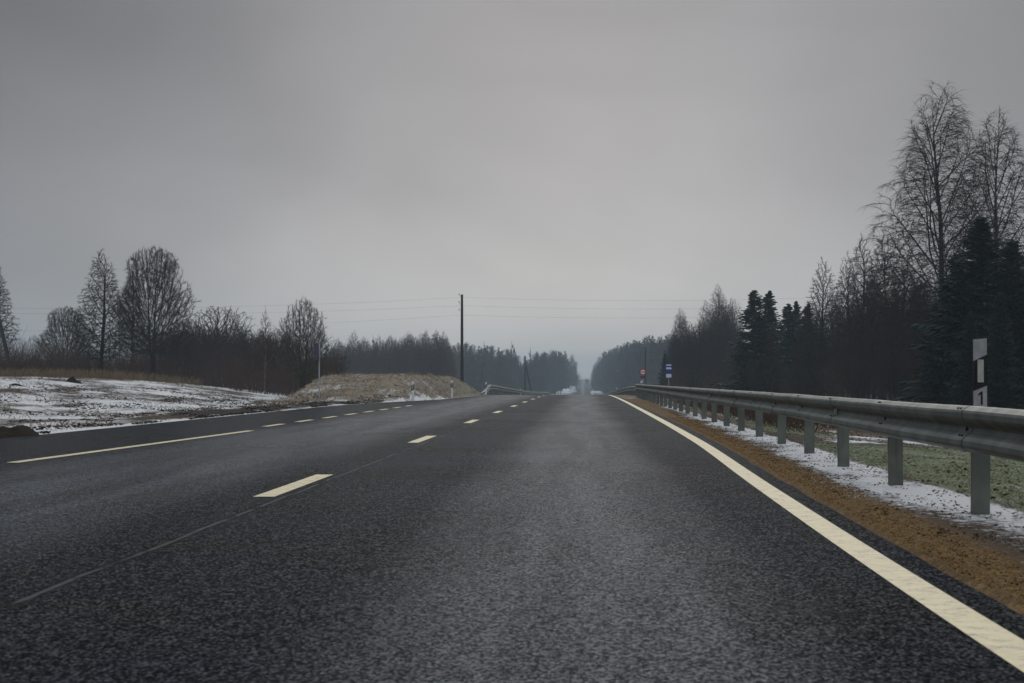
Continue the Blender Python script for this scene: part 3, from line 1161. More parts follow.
def colony(seed, Hh, prof, n_att, base_t, width, stems=1, leader=.0, step=.17, kill=.42, infl=2.2, up=.25, rtip=.006, twigs=2, twig_len=.34,
           droop=0.0, thick=.022, wig=.12, spread=.25, power=2.35, shell=.45, limbs=0, lang=(52, 26), maxn=15000):
    """crown grown towards points scattered in an envelope; prof(t) is the half width of the crown at crown height t"""
    rg = random.Random(seed)
    pts = []
    lob = rg.random() * 50
    while len(pts) < n_att:
        t = rg.random()
        a = rg.random() * 6.283
        r = rg.random() ** shell
        R_ = prof(t) * width * Hh * (1 + .48 * n3(math.cos(a) * 1.4 + lob, math.sin(a) * 1.4, t * 3.6) + rg.gauss(0, .10))
        if rg.random() > (prof(t) + .15) * .95:
            continue
        pts.append(Vector((math.cos(a) * r * R_, math.sin(a) * r * R_, Hh * (base_t + (1 - base_t) * t) * (1 + .05 * n3(math.cos(a) * 2, math.sin(a) * 2, lob) + rg.gauss(0, .012)))))
    N, par, lead = [], [], []
    for k in range(stems):
        a = k * 2.4 + rg.random()
        d0 = Vector((math.cos(a), math.sin(a), 0)) * (spread * (k + .4) / stems if stems > 1 else 0)
        p = Vector((d0.x * .3, d0.y * .3, -.15)) * 1.0
        top = Hh * (max(leader, base_t * .9) if stems == 1 else base_t + .12 * rg.random())
        prev = -1
        wx = Vector((0, 0, 0))
        while p.z < top:
            N.append(p.copy())
            par.append(prev)
            prev = len(N) - 1
            wx = wx * .85 + Vector((rg.gauss(0, .014), rg.gauss(0, .014), 0))
            p = p + (UP + d0 * (.35 + .65 * p.z / Hh) + wx).normalized() * step
    nlead = len(N)
    for k in range(limbs):
        u = (k + rg.random() * .8) / limbs
        zz = Hh * (base_t * .75 + (leader * .96 - base_t * .75) * u)
        i0 = min(range(nlead), key=lambda q_: abs(N[q_].z - zz))
        a = k * 2.4 + rg.gauss(0, .4)
        ang = R(lang[0] + (lang[1] - lang[0]) * u + rg.gauss(0, 5))
        p = N[i0].copy()
        prev = i0
        dd = Vector((math.cos(a) * math.sin(ang), math.sin(a) * math.sin(ang), math.cos(ang)))
        for q_ in range(200):
            dd = (dd + rvec(rg) * .035 + UP * .02).normalized()
            p = p + dd * step
            t = (p.z / Hh - base_t) / (1 - base_t)
            if t > .97 or math.hypot(p.x, p.y) > .92 * prof(max(0, t)) * width * Hh * rg.uniform(.85, 1.1):
                break
            N.append(p.copy())
            par.append(prev)
            prev = len(N) - 1
    att = pts
    for it in range(220):
        kd = kdtree.KDTree(len(N))
        for i, q in enumerate(N):
            kd.insert(q, i)
        kd.balance()
        acc = {}
        nxt = []
        for q in att:
            c, i, dist = kd.find(q)
            if dist < kill:
                continue
            nxt.append(q)
            if dist < infl or it < 30:
                v = (q - c) / dist
                acc[i] = acc[i] + v if i in acc else v
        if not acc or len(nxt) < n_att * .01:
            break
        att = nxt
        for i, v in acc.items():
            d = v.normalized() + UP * up + rvec(rg) * wig
            if par[i] >= 0:
                d = d + (N[i] - N[par[i]]).normalized() * .55
            N.append(N[i] + d.normalized() * step)
            par.append(i)
        if len(N) > maxn:
            break
    n = len(N)
    ch = [[] for _ in range(n)]
    for i, q in enumerate(par):
        if q >= 0:
            ch[q].append(i)
    rad = [0.0] * n
    for i in range(n - 1, -1, -1):
        rad[i] = (sum(rad[c] ** power for c in ch[i]) + (rtip ** power if not ch[i] else 0)) ** (1 / power)
    T, C = MB(), MB()
    stack = [(i, -1) for i in range(n) if par[i] < 0]
    while stack:
        i, fr = stack.pop()
        chain = [fr, i] if fr >= 0 else [i]
        j = i
        while ch[j]:
            ks = sorted(ch[j], key=lambda c: -rad[c])
            for c in ks[1:]:
                stack.append((c, j))
            j = ks[0]
            chain.append(j)
        rr = [rad[k] for k in chain]
        if fr >= 0:
            rr[0] = rr[1]
        # thick part to the trunk mesh, thin part to the crown mesh
        cut = next((k for k, r in enumerate(rr) if r < thick), len(rr))
        if cut >= 2:
            m = min(cut + 1, len(rr))
            T.tube([N[k] for k in chain[:m]], rr[:m], 7 if rr[0] > .06 else 4)
        st = max(0, cut - 1) if cut < len(rr) else None
        if cut < 2:
            st = 0
        if st is not None and len(chain) - st >= 2:
            C.tube([N[k] for k in chain[st:]], rr[st:], 3)
    for i in range(n):
        if rad[i] > rtip * 2.6 or par[i] < 0:
            continue
        d = (N[i] - N[par[i]]).normalized()
        for k in range(twigs + (2 if not ch[i] else 0)):
            e = (d * (1.0 - .4 * droop) + rvec(rg) * .36 + UP * (.12 - droop)).normalized() * twig_len * rg.uniform(.4, 1.25)
            b = N[i]
            a = e.cross(rvec(rg)).normalized() * rtip * .85
            if droop:
                mid = b + e * .5
                tip = mid + (e.normalized() - UP * droop * 2).normalized() * e.length * .7
            else:
                mid = b + e * .55
                tip = b + e
            C.add([b - a, b + a, mid + a * .8, mid - a * .8, tip], [(0, 1, 2, 3), (3, 2, 4)])
    return T, C


def spruce(seed, Hh, dens=1.0, rmax=.21, low=False):
    rg = random.Random(seed)
    T, C = MB(), MB()
    T.tube([Vector((0, 0, -.2 + (Hh + .2) * i / 8)) for i in range(9)], [Hh * .012 * (1.02 - i / 8) + .008 for i in range(9)], 7)
    z = Hh * .02
    nb = 5 if low else 8
    while z < Hh * .985:
        t = z / Hh
        Rr = Hh * rmax * ((1 - t) ** .8) * (.55 + .45 * min(1, t / .12 + .35)) + .06
        for k in range(nb):
            az = rg.random() * 6.283
            L = Rr * rg.choice((rg.uniform(.55, .9), rg.uniform(.8, 1.22)))
            el = R(-22 + 45 * t + rg.gauss(0, 7))
            d = Vector((math.cos(az), math.sin(az), 0))
            s = Vector((-d.y, d.x, 0))
            p = Vector((0, 0, z + rg.uniform(-.1, .1)))
            ns = max(3, int(L / (.42 if low else .16) * dens))
            stp = L / ns
            for i in range(ns):
                f = (i + .6) / ns
                q = p + d * (L * f * math.cos(el)) + UP * (L * f * math.sin(el) + .10 * L * f * f)
                ln = (.18 + .36 * (1 - f)) * min(L, 1.6) * rg.uniform(.6, 1.2) + .08
                wd = (.16 if low else .055) * rg.uniform(.7, 1.3) + (.05 if low else .015)
                for sg in (-1, 1):
                    tip = q + (s * sg * .75 + d * .65 - UP * rg.uniform(.12, .65)).normalized() * ln
                    b1 = q + d * wd + UP * rg.uniform(-.02, .02)
                    b2 = q - d * wd
                    mid = q.lerp(tip, .55)
                    C.add([b1, b2, mid - d * wd * .8 - UP * .03, tip, mid + d * wd * .8], [(0, 1, 2, 3, 4)])
                if not low:
                    tip = q - UP * ln * rg.uniform(.35, .75) + d * .06
                    C.add([q + s * wd, q - s * wd, tip], [(0, 1, 2)])
            tip = p + d * (L * 1.06 * math.cos(el)) + UP * (L * math.sin(el) + .13 * L)
            C.add([p + s * .03, p - s * .03, tip], [(0, 1, 2)])
        z += (.55 if low else .24) * (1.05 - .55 * t) * (Hh / 9) ** .5 / dens
    for k in range(10):      # leader shoot
        a = rg.random() * 6.28
        zz = Hh * (.93 + .06 * k / 10)
        C.add([Vector((0, 0, zz + .03)), Vector((0, 0, zz - .03)), Vector((math.cos(a) * .16, math.sin(a) * .16, zz + .12))], [(0, 1, 2)])
    return T, C


def norm_h(T, C, h):
    if not h:
        return
    k = h / max(v.z for v in C.v + T.v)
    for mb in (T, C):
        mb.v = [v * k for v in mb.v]


def proto(name, TC, mt, mc, h=None):
    """an unlinked-from-view prototype: returns the root of a two part tree"""
    T, C = TC
    norm_h(T, C, h)
    me_t = bpy.data.meshes.new('trunk')
    me_t.from_pydata(T.v, [], T.f)
    me_t.materials.append(mt)
    me_c = bpy.data.meshes.new('crown')
    me_c.from_pydata(C.v, [], C.f)
    me_c.materials.append(mc)
    return (name, me_t, me_c)


def plant(pr, x, Y, s, rot, label, cat, group, sx=1.0, sink=.05, lean=0.0):
    name, mt, mc = pr
    root = empty(name, (x, Y, tz(x, Y) - sink), rot, label, cat, group)
    root.scale = (s * sx, s * sx, s)
    if lean:
        root.rotation_euler = (R(lean * .5), R(lean), rot)
    t = bpy.data.objects.new('trunk', mt)
    c = bpy.data.objects.new('crown', mc)
    for o in (t, c):
        COL.objects.link(o)
        o.parent = root
    return root


def single(name, TC, mc):
    T, C = TC
    norm_h(T, C, 14.0)
    C.add(T.v, T.f)
    me = bpy.data.meshes.new(name)
    me.from_pydata(C.v, [], C.f)
    me.materials.append(mc)
    return (name, me)


def plant1(pr, x, Y, s, rot, label, cat, group, sx=1.0):
    name, me = pr
    o = bpy.data.objects.new(name, me)
    COL.objects.link(o)
    o.location = (x, Y, tz(x, Y) - .1)
    o.rotation_euler = (0, 0, rot)
    o.scale = (s * sx, s * sx, s)
    return tag(o, label, cat, group)


RG = random.Random(77)
egg = lambda t: math.sin(math.pi * min(1, (t * .94 + .06)) ** .85) ** .75
ball = lambda t: max(.05, 1 - (2 * t - 1) ** 2) ** .5
cone = lambda t: min(1, (t + .1) / .3) ** .7 * (1.03 - t) ** .62
bprof = lambda t: min(1, (t + .08) / .30) ** .8 * (1.03 - t) ** .55
birchA = proto('birch_tree', colony(1, 14.0, bprof, 9000, .2, .215, leader=.93, step=.16, kill=.28, up=.30, rtip=.0070, twigs=4, twig_len=.50, droop=.30, wig=.05, limbs=38, lang=(50, 22), maxn=17000), M['birchbark'], M['twig'], 14.0)
birchB = proto('birch_tree', colony(2, 12.0, bprof, 6500, .2, .195, leader=.93, step=.16, kill=.28, up=.30, rtip=.0070, twigs=4, twig_len=.45, droop=.28, wig=.05, limbs=32, lang=(46, 20)), M['birchbark'], M['twig'], 12.0)
alder = [proto('alder_tree', colony(20 + i, 10.0, cone, 6500, (.16, .3, .22)[i], (.215, .18, .195)[i], leader=(.94, .9, .92)[i], step=.14, kill=.27, up=.16, rtip=.0088, twigs=6, twig_len=.30, wig=.06, limbs=34, lang=(60, 28)), M['bark'], M['twig'], 10.0) for i in range(3)]
ralder = proto('alder_tree', colony(30, 8.0, lambda t: ball(t * .9 + .05), 4500, .3, .3, stems=3, spread=.35, step=.14, kill=.27, up=.1, rtip=.012, twigs=4, twig_len=.22, wig=.2), M['bark'], M['redtwig'], 8.0)
maple = proto('maple_tree', colony(5, 10.0, lambda t: ball(t * .92 + .06), 10000, .20, .285, stems=7, spread=.30, step=.14, kill=.25, up=.20, rtip=.0066, twigs=7, twig_len=.40, wig=.05, shell=.42, maxn=20000), M['bark'], M['twig'], 10.0)
willow = proto('willow_tree', colony(8, 8.0, egg, 6500, .15, .24, stems=10, spread=.34, step=.14, kill=.24, up=.33, rtip=.0068, twigs=7, twig_len=.38, wig=.05), M['bark'], M['yellowtwig'], 8.0)
shrubA = proto('shrub', grow(41, 3.2, SHRUB), M['bark'], M['redtwig'], 3.2)
shrubB = proto('shrub', grow(42, 3.2, SHRUB), M['bark'], M['twig'], 3.2)
slender = proto('birch_tree', colony(15, 8.0, cone, 3200, .25, .13, leader=.93, step=.13, kill=.22, up=.35, rtip=.0075, twigs=3, twig_len=.26, wig=.1, limbs=22, lang=(42, 20)), M['palebark'], M['redtwig'], 8.0)
sprA = proto('spruce_tree', spruce(3, 8.5, 1.0, .22), M['bark'], M['needle'])
sprB = proto('spruce_tree', spruce(4, 8.5, 1.0, .19), M['bark'], M['needle'])
sprC = proto('spruce_tree', spruce(6, 8.5, 1.0, .26), M['bark'], M['needle'])


def by_px(pr, h0, px, top, Y, label, cat, group, sx=1.0, rot=None, lean=0.0):
    x = P(px, 381, Y).x
    z = tz(x, Y)
    hh = P(px, top, Y).z - z
    return plant(pr, x, Y, hh / h0, RG.random() * 6.28 if rot is None else rot, label, cat, group, sx, lean=lean)


# --- left of the road
GL = 'bare trees along the left field'
by_px(alder[2], 10, -5, 258, 150, 'bare tree cut by the left picture edge beside the slanting strut', 'tree', GL, 1.05)
by_px(maple, 10, 66, 303, 150, 'low broad bare tree left of the tall narrow one behind the snowy field', 'tree', GL, 1.1)
by_px(alder[0], 10, 101, 245, 119, 'tall narrow bare tree with one straight stem left of the round-crowned tree', 'tree', GL, 1.2, 0.4)
by_px(maple, 10, 153, 241, 117, 'bare tree with a big round crown of fine twigs at the snowy field', 'tree', GL, .93, 2.0)
by_px(ralder, 8, 186, 316, 152, 'small reddish bare tree just right of the big round-crowned tree', 'tree', GL, 1.0)
by_px(ralder, 8, 220, 304, 150, 'reddish broad bare tree midway between the round-crowned tree and the bushy willow', 'tree', GL, 1.3)
by_px(slender, 8, 265, 304, 113, 'slender bare birch with pale stem left of the bushy willow', 'tree', GL, 1.0)
by_px(willow, 8, 303, 293, 105, 'bushy many-stemmed willow standing left of the dead-grass mound', 'tree', GL, 1.0, 1.2)
by_px(alder[2], 10, 132, 268, 156, 'thin bare tree half hidden behind the big round-crowned tree', 'tree', GL)
by_px(alder[2], 10, 243, 322, 158, 'short thin bare tree among red shrubs left of the slender birch', 'tree', GL)
by_px(alder[0], 10, 284, 330, 160, 'short bare tree between the slender birch and the bushy willow', 'tree', GL, .9)
GS = 'shrubs of the left thicket'
for px in range(-14, 334, 9):
    Y = RG.uniform(128, 160)
    top = 356 + 8 * n3(px * .03, 1, 1) * 2 + RG.uniform(-8, 6) - (32 if 165 < px < 300 else 0)
    by_px(RG.choice((shrubA, shrubB)), 3.2, px + RG.uniform(-3, 3), top, Y, 'leafless dark shrub in the thicket behind the snowy field', 'shrub', GS, RG.uniform(.9, 1.3))

# --- right of the road
GB = 'tall bare birches at the right edge'
by_px(birchA, 14, 943, 75, 92, 'tallest bare birch, open drooping crown above the dark spruces', 'tree', GB, 1.2, 1.0)
by_px(birchB, 12, 999, 102, 97, 'second tall bare birch near the right picture edge, behind the spruces', 'tree', GB, 1.15, 2.2)
GA = 'bare alders of the right wood'
for px, top, Y, pi, txt, sx in ((823, 254, 140, 0, 'bare alder with round-topped crown standing clear right of the spruces', .95),
                            (862, 229, 118, 1, 'leftmost tall alder of the dark clump left of the tallest birch', .9),
                            (884, 226, 122, 2, 'middle tall alder of the dark clump left of the tallest birch', .9),
                            (848, 248, 130, 2, 'shorter alder on the left fringe of the dark alder clump', .8),
                            (905, 250, 116, 0, 'alder with crown pressed against the lower limbs of the tallest birch', .9),
                            (873, 262, 112, 1, 'alder low in the middle of the dark alder clump', .9),
                            (925, 270, 112, 2, 'alder close under the tallest birch beside the dark spruce', .9),
                            (838, 290, 150, 1, 'low thin alder behind the round-topped one', .8),
                            (800, 320, 160, 0, 'low bare alder behind the shorter spruces', .8),
                            (895, 285, 105, 0, 'short alder in front of the dark alder clump', .9)):
    by_px(alder[pi], 10, px, top, Y, txt, 'tree', GA, sx)
GP = 'spruces of the right wood'
for px, top, Y, pr, txt, sx in ((755, 289, 150, sprA, 'left one of the pair of dark pointed spruces at the wood edge', 1.6),
                            (769, 290, 153, sprB, 'right one of the pair of dark pointed spruces at the wood edge', 1.5),
                            (788, 303, 156, sprB, 'spruce just right of the pointed pair, slightly lower', 1.6),
                            (797, 300, 160, sprA, 'narrow spruce between the pointed pair and the round-topped alder', 1.15),
                            (808, 303, 158, sprB, 'spruce directly left of the round-topped alder', 1.5),
                            (982, 216, 84, sprC, 'big black spruce under the two tall birches', 1.65),
                            (958, 252, 86, sprA, 'dark spruce at the foot of the tallest birch', 1.5),
                            (1012, 240, 82, sprC, 'big dark spruce cut by the right picture edge', 1.6),
                            (936, 300, 88, sprB, 'small dark spruce left of the big black spruce', 1.0),
                            (1000, 290, 76, sprB, 'lower spruce standing directly behind the numbered delineator post', 1.1),
                            (970, 310, 78, sprA, 'low spruce in front of the big black spruce', 1.0),
                            (665, 352, 232, sprA, 'small dark spruce behind the bus stop sign', 1.0),
                            (677, 340, 236, sprB, 'dark spruce just right of the bus stop sign', 1.1)):
    by_px(pr, 8.5, px, top, Y, txt, 'spruce', GP, sx)
GW = 'bare trees of the wood behind the bus stop'
for i in range(34):
    px = 672 + 66 * i / 33 + RG.uniform(-3, 3)
    top = lin([(670, 338), (680, 322), (700, 313), (716, 306), (727, 297), (740, 318)], px) + RG.uniform(-3, 16)
    by_px(RG.choice(alder + [birchB]), 12 if False else 10, px, top, RG.uniform(205, 255), 'grey-brown bare tree in the wood right of the bus stop sign', 'tree', GW, RG.uniform(.7, 1.0))
by_px(birchB, 12, 725, 295, 215, 'bare birch topping the wood behind the bus stop, left of the spruce pair', 'tree', GB, .8)
GU = 'thin trees deep in the right wood'
for i in range(64):
    px = RG.uniform(735, 1040)
    Y = RG.uniform(135, 200)
    top = lin([(735, 335), (800, 325), (840, 290), (900, 280), (1040, 270)], px) + RG.uniform(-12, 25)
    by_px(RG.choice(alder), 10, px, top, Y, 'thin bare tree deep in the dark right wood', 'tree', GU, RG.uniform(.7, 1.0))
GR = 'shrubs of the right wood edge'
for i in range(46):
    px = 676 + (1050 - 676) * i / 45 + RG.uniform(-4, 4)
    Y = lin([(676, 195), (740, 160), (830, 125), (920, 98), (1050, 84)], px) + RG.uniform(-2, 14)
    top = lin([(676, 360), (740, 360), (830, 345), (920, 335), (1050, 345)], px) + RG.uniform(2, 26)
    by_px(RG.choice((shrubA, shrubB)), 3.2, px, top, Y, 'leafless shrub at the foot of the right wood', 'shrub', GR, RG.uniform(.8, 1.2))

# --- far woods
farb = [single('bare_tree', grow(60 + i, 14.0, FARBARE), M['hazetwig']) for i in range(4)]
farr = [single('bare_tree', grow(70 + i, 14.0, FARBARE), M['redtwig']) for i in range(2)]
fars = [single('spruce_tree', spruce(80 + i, 14.0, 1.0, .16, True), M['hazeneedle']) for i in range(2)]
midb = []
for k_, pr_ in enumerate((alder[0], alder[1], alder[2], birchB)):
    vs_ = [tuple(v.co) for v in pr_[1].vertices] + [tuple(v.co) for v in pr_[2].vertices]
    o2 = len(pr_[1].vertices)
    fs_ = [tuple(p.vertices) for p in pr_[1].polygons] + [tuple(i + o2 for i in p.vertices) for p in pr_[2].polygons]
    me_ = bpy.data.meshes.new('bare_tree')
    me_.from_pydata(vs_, [], fs_)
    me_.materials.append(M['redtwig'])
    midb.append((('bare_tree', me_), 12.0 if k_ == 3 else 10.0))
GF1 = 'brown wood behind the mound'
for i in range(64):
    px = 322 + (450 - 322) * (i + RG.random()) / 64
    Y = RG.uniform(320, 420)
    top = lin([(322, 350), (340, 338), (395, 334), (440, 330), (452, 336)], px) + RG.gauss(2, 4)
    x = P(px, 381, Y).x
    hh = P(px, top, Y).z - tz(x, Y)
    pr, h0 = RG.choice(midb)
    plant1(pr, x, Y, hh / h0, RG.random() * 6, 'tall bare tree of the brown wood behind the dead-grass mound', 'tree', GF1, RG.uniform(.8, 1.2))
GF2 = 'hazy left forest along the far road'
GF3 = 'hazy right forest along the far road'
LP = [(448, 338), (470, 344), (500, 348), (514, 351), (521, 357), (531, 356), (545, 350), (562, 351), (571, 357), (577, 369)]
RP = [(592, 373), (596, 364), (602, 355), (612, 349), (630, 344), (650, 338), (674, 333)]
for i in range(170):
    px = 449 + (577 - 449) * ((i + RG.random()) / 170) ** .8
    Y = lin([(449, 430), (530, 560), (560, 720), (577, 1000)], px) + RG.uniform(0, 140)
    x = P(px, 381, Y).x
    top = lin(LP, px) + RG.uniform(-3, 12)
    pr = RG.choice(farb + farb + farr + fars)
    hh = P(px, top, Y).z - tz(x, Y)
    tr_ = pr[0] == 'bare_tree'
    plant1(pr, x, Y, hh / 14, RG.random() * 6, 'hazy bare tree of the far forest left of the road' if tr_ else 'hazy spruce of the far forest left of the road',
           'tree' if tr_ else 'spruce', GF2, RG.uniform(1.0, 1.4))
for i in range(190):
    px = 674 - (674 - 592) * ((i + RG.random()) / 190) ** .85
    Y = lin([(592, 1000), (606, 760), (630, 560), (674, 400)], px) + RG.uniform(0, 140)
    x = P(px, 381, Y).x
    top = lin(RP, px) + RG.uniform(-4, 11)
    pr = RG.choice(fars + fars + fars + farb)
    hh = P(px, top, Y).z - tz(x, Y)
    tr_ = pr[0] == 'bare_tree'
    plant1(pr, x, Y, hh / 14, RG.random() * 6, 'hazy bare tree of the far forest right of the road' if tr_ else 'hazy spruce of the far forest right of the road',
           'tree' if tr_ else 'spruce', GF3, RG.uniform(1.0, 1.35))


# far-off continuous wood on both sides and at the end of the view: one mass
def far_wood():
    mb = MB()
    rg = random.Random(9)
    for i in range(1500):
        side = rg.choice((-1, 1))
        Y = rg.uniform(420, 2600)
        x = cx(Y) + side * (13 + 330 * rg.random() ** 2.2) - (1 if side > 0 else 4)
        if Y < 620:
            x += side * 14 * (620 - Y) / 190
        if side > 0 and Y < 460 and x / Y < .03:
            continue
        z = tz(x, Y) - .2
        h = rg.uniform(10, 16)
        w = h * rg.uniform(.16, .26)
        for k in range(34):
            t = rg.random()
            a = rg.random() * 6.28
            r = w * (1 - t) ** .6
            p = Vector((x + math.cos(a) * r * .3, Y + math.sin(a) * r * .3, z + h * (.06 + .85 * t)))
            q = Vector((x + math.cos(a) * r, Y + math.sin(a) * r, p.z + rg.uniform(-.2, 1.6)))
            s = Vector((-math.sin(a), math.cos(a), .3)) * rg.uniform(.15, .4)
            mb.add([p + s, p - s, q], [(0, 1, 2)])
        mb.tube([Vector((x, Y, z)), Vector((x, Y, z + h))], [.2, .04], 4)
    o = mb.build('far_wood', M['hazetwig'])
    tag(o, 'far hazy woodland mass behind the roadside forests', 'woodland', None, 'stuff')


far_wood()


# brush: countless thin stems
def brush(name, label, n, place, hrange, m, r=.012, seed=3, tw=5):
    rg = random.Random(seed)
    mb = MB()
    for i in range(n):
        x, Y = place(rg)
        z = tz(x, Y) - .03
        h = rg.uniform(*hrange) * (.75 + .75 * max(-.6, n3(x * .28, Y * .05, 33)))
        d = Vector((rg.gauss(0, .13), rg.gauss(0, .13), 1))
        p = Vector((x, Y, z))
        pts = [p, p + d * h * .5, p + d * h * .78 + rvec(rg) * .04, p + d * h + rvec(rg) * .12]
        mb.tube(pts, [r, r * .8, r * .6, r * .3], 3)
        for k in range(tw):
            t = rg.uniform(.3, .95)
            q = p + d * (h * t)
            e = q + (Vector((rg.gauss(0, 1), rg.gauss(0, 1), 1.2)).normalized()) * h * rg.uniform(.12, .3)
            mb.tube([q, e], [r * .55, r * .3], 3)
    o = mb.build(name, m)
    tag(o, label, 'brush', None, 'stuff')


def left_brush(rg):
    px = rg.uniform(-25, 338)
    Y = rg.uniform(121, 162) - (8 if px > 230 else 0)
    return P(px, 381, Y).x, Y


def right_brush(rg):
    px = rg.uniform(676, 1060)
    Y = lin([(676, 200), (740, 165), (830, 128), (920, 100), (1060, 88)], px) + rg.uniform(0, 45)
    return P(px, 381, Y).x, Y


brush('brush_thicket', 'dense dark leafless brush filling the gaps under the left trees', 5200, left_brush, (1.6, 3.6), M['redtwig'], .013, 3)
brush('brush_undergrowth', 'dark leafless undergrowth filling the right wood', 1300, right_brush, (.8, 3.2), M['twig'], .013, 4)


# ------------------------------------------------------------------ grass, leaves, chips
def blades(name, label, n, place, hrange, w, m, seed, bend=.35, cat='grass'):
    rg = random.Random(seed)
    mb = MB()
    for i in range(n):
        pl = place(rg)
        if pl is None:
            continue
        x, Y = pl
        z = tz(x, Y) - .01
        h = rg.uniform(*hrange)
        a = rg.random() * 6.283
        s = Vector((math.cos(a), math.sin(a), 0)) * w * rg.uniform(.6, 1.3)
        ln = Vector((rg.gauss(0, bend), rg.gauss(0, bend), 1)) * h
        p = Vector((x, Y, z))
        mb.add([p - s, p + s, p + ln * .6 + s * .6, p + ln + Vector((ln.x, ln.y, -.1 * h)) * .3], [(0, 1, 2, 3)])
    o = mb.build(name, m)
    tag(o, label, cat, None, 'stuff')


def bank(rg):
    Y = 9 + 48 * rg.random() ** 1.3
    X = rail_x(Y) + .42 + 7.0 * rg.random() ** 1.1
    if green_bank(X, Y) < .35 + .3 * rg.random() or n3(X * 1.7, Y * 1.1, 44) < -.38:
        return None
    return X, Y


blades('green_grass', 'short frosted green grass on the bank behind the near guardrail', 120000, bank, (.012, .045), .0045, M['greengrass'], 11, .8)


def field_edge(rg):
    px = rg.uniform(-20, 320)
    Y = 96 + 30 * rg.random() ** 1.5
    x = P(px, 381, Y).x
    if x > -14.5 or n3(x * .3, Y * .1, 12) < -.35:
        return None
    if -x - .1 * (Y - 95) < 20.5 + 2 * n3(x * .2, Y * .2, 3):
        return None
    return x, Y


blades('dry_grass', 'tall tan dry grass along the edge of the left snowy field', 9000, field_edge, (.12, .6), .010, M['drygrass'], 12, .22)


def tufts(rg):
    Y = rg.uniform(34, 96)
    X = -9.9 - 16 * rg.random() ** 1.3
    if n3(X * .6, Y * .25, 71) < .12:
        return None
    return X, Y


blades('grass_tufts', 'sparse dead grass tufts poking through the left snow field', 16000, tufts, (.04, .16), .008, M['drygrass'], 13, .6)


def mound_tufts(rg):
    Y = rg.uniform(84, 150)
    X = rg.uniform(-21, -7.2)
    if mound(X, Y) < .05 or n3(X * .8, Y * .5, 73) < -.2:
        return None
    return X, Y


blades('mound_grass', 'matted dead grass on the mound left of the road', 9000, mound_tufts, (.04, .22), .012, M['drygrass2'], 14, .7)


def chips(name, label, n, place, srange, m, seed, cat):
    rg = random.Random(seed)
    mb = MB()
    for i in range(n):
        pl = place(rg)
        if pl is None:
            continue
        x, Y = pl
        s = rg.uniform(*srange)
        p = Vector((x, Y, tz(x, Y) + s * .25))
        q = Quaternion(rvec(rg).normalized(), rg.uniform(0, 1.1))
        a = rg.random() * 6.28
        vs = []
        for k in range(5):
            t = a + 6.283 * k / 5
            vs.append(p + q @ (Vector((math.cos(t), math.sin(t) * .75, 0)) * s * rg.uniform(.7, 1.2)))
        vs.append(p + q @ Vector((0, 0, s * .5)))
        mb.add(vs, [(k, (k + 1) % 5, 5) for k in range(5)])
    o = mb.build(name, m)
    tag(o, label, cat, None, 'stuff')


def verge_pl(rg):
    Y = 6.5 + 45 * rg.random() ** 1.8
    a, b = edge_r(Y) - .02, snow_b(Y) + .1
    return a + (b - a) * rg.random(), Y


chips('gravel_chips', 'rusty brown gravel chips on the verge beside the asphalt', 26000, verge_pl, (.003, .011), M['chip'], 21, 'gravel')


def snow_pl(rg):
    Y = 7 + 55 * rg.random() ** 1.5
    a, b = snow_b(Y) - .1, rail_x(Y) + .55
    X = a + (b - a) * rg.random() ** 1.35
    if n3(X * 2.5, Y * 1.4, 91) < -.05:
        return None
    return X, Y


chips('fallen_leaves', 'dark dead leaves and crumbs scattered on the right snowy shoulder', 8000, snow_pl, (.004, .016), M['leaf'], 22, 'leaves')


def stalk_pl(rg):
    Y = 7 + 60 * rg.random() ** 1.6
    X = snow_b(Y) - .25 + (1.9 + .02 * Y) * rg.random()
    if n3(X * 1.6, Y * .8, 95) < -.02:
        return None
    return X, Y


blades('dead_stalks', 'dead brown grass stalks and needles lying in the right shoulder snow', 5000, stalk_pl, (.008, .032), .0028, M['leaf'], 31, 1.2)


def scrub_pl(rg):
    Y = 34 + 60 * rg.random()
    X = rail_x(Y) + 1.2 + 15 * rg.random()
    if n3(X * .25, Y * .12, 97) < -.25 or gz(X, Y) > -7:
        return None
    return X, Y


blades('brown_undergrowth', 'low rusty brown dead undergrowth beyond the right bank', 26000, scrub_pl, (.05, .28), .008, M['leaf'], 32, .5)


def mound_pl(rg):
    Y = rg.uniform(82, 145)
    X = rg.uniform(-14.4, -7.2)
    if mound(X, Y) < .03 or n3(X * 1.3, Y * .5, 99) < -.1:
        return None
    return X, Y


chips('mound_clods', 'rough grey-brown earth lumps covering the mound left of the road', 5000, mound_pl, (.02, .07), M['earth'], 41, 'earth')


def bank_pl(rg):
    Y = 10 + 45 * rg.random() ** 1.3
    X = rail_x(Y) + .4 + 8 * rg.random()
    if n3(X * 1.1, Y * .6, 102) < -.1:
        return None
    return X, Y


chips('bank_litter', 'dead brown leaves strewn over the green bank behind the guardrail', 5000, bank_pl, (.010, .035), M['leaf'], 43, 'leaves')


def clod_pl(rg):
    Y = rg.uniform(30, 92)
    X = edge_l(Y) - .5 - 9 * rg.random() ** 2
    if n3(X * .7, Y * .22, 93) < .02:
        return None
    return X, Y


chips('soil_clods', 'small dark soil clods lying in the left snowy field', 11000, clod_pl, (.015, .055), M['clod'], 23, 'soil')


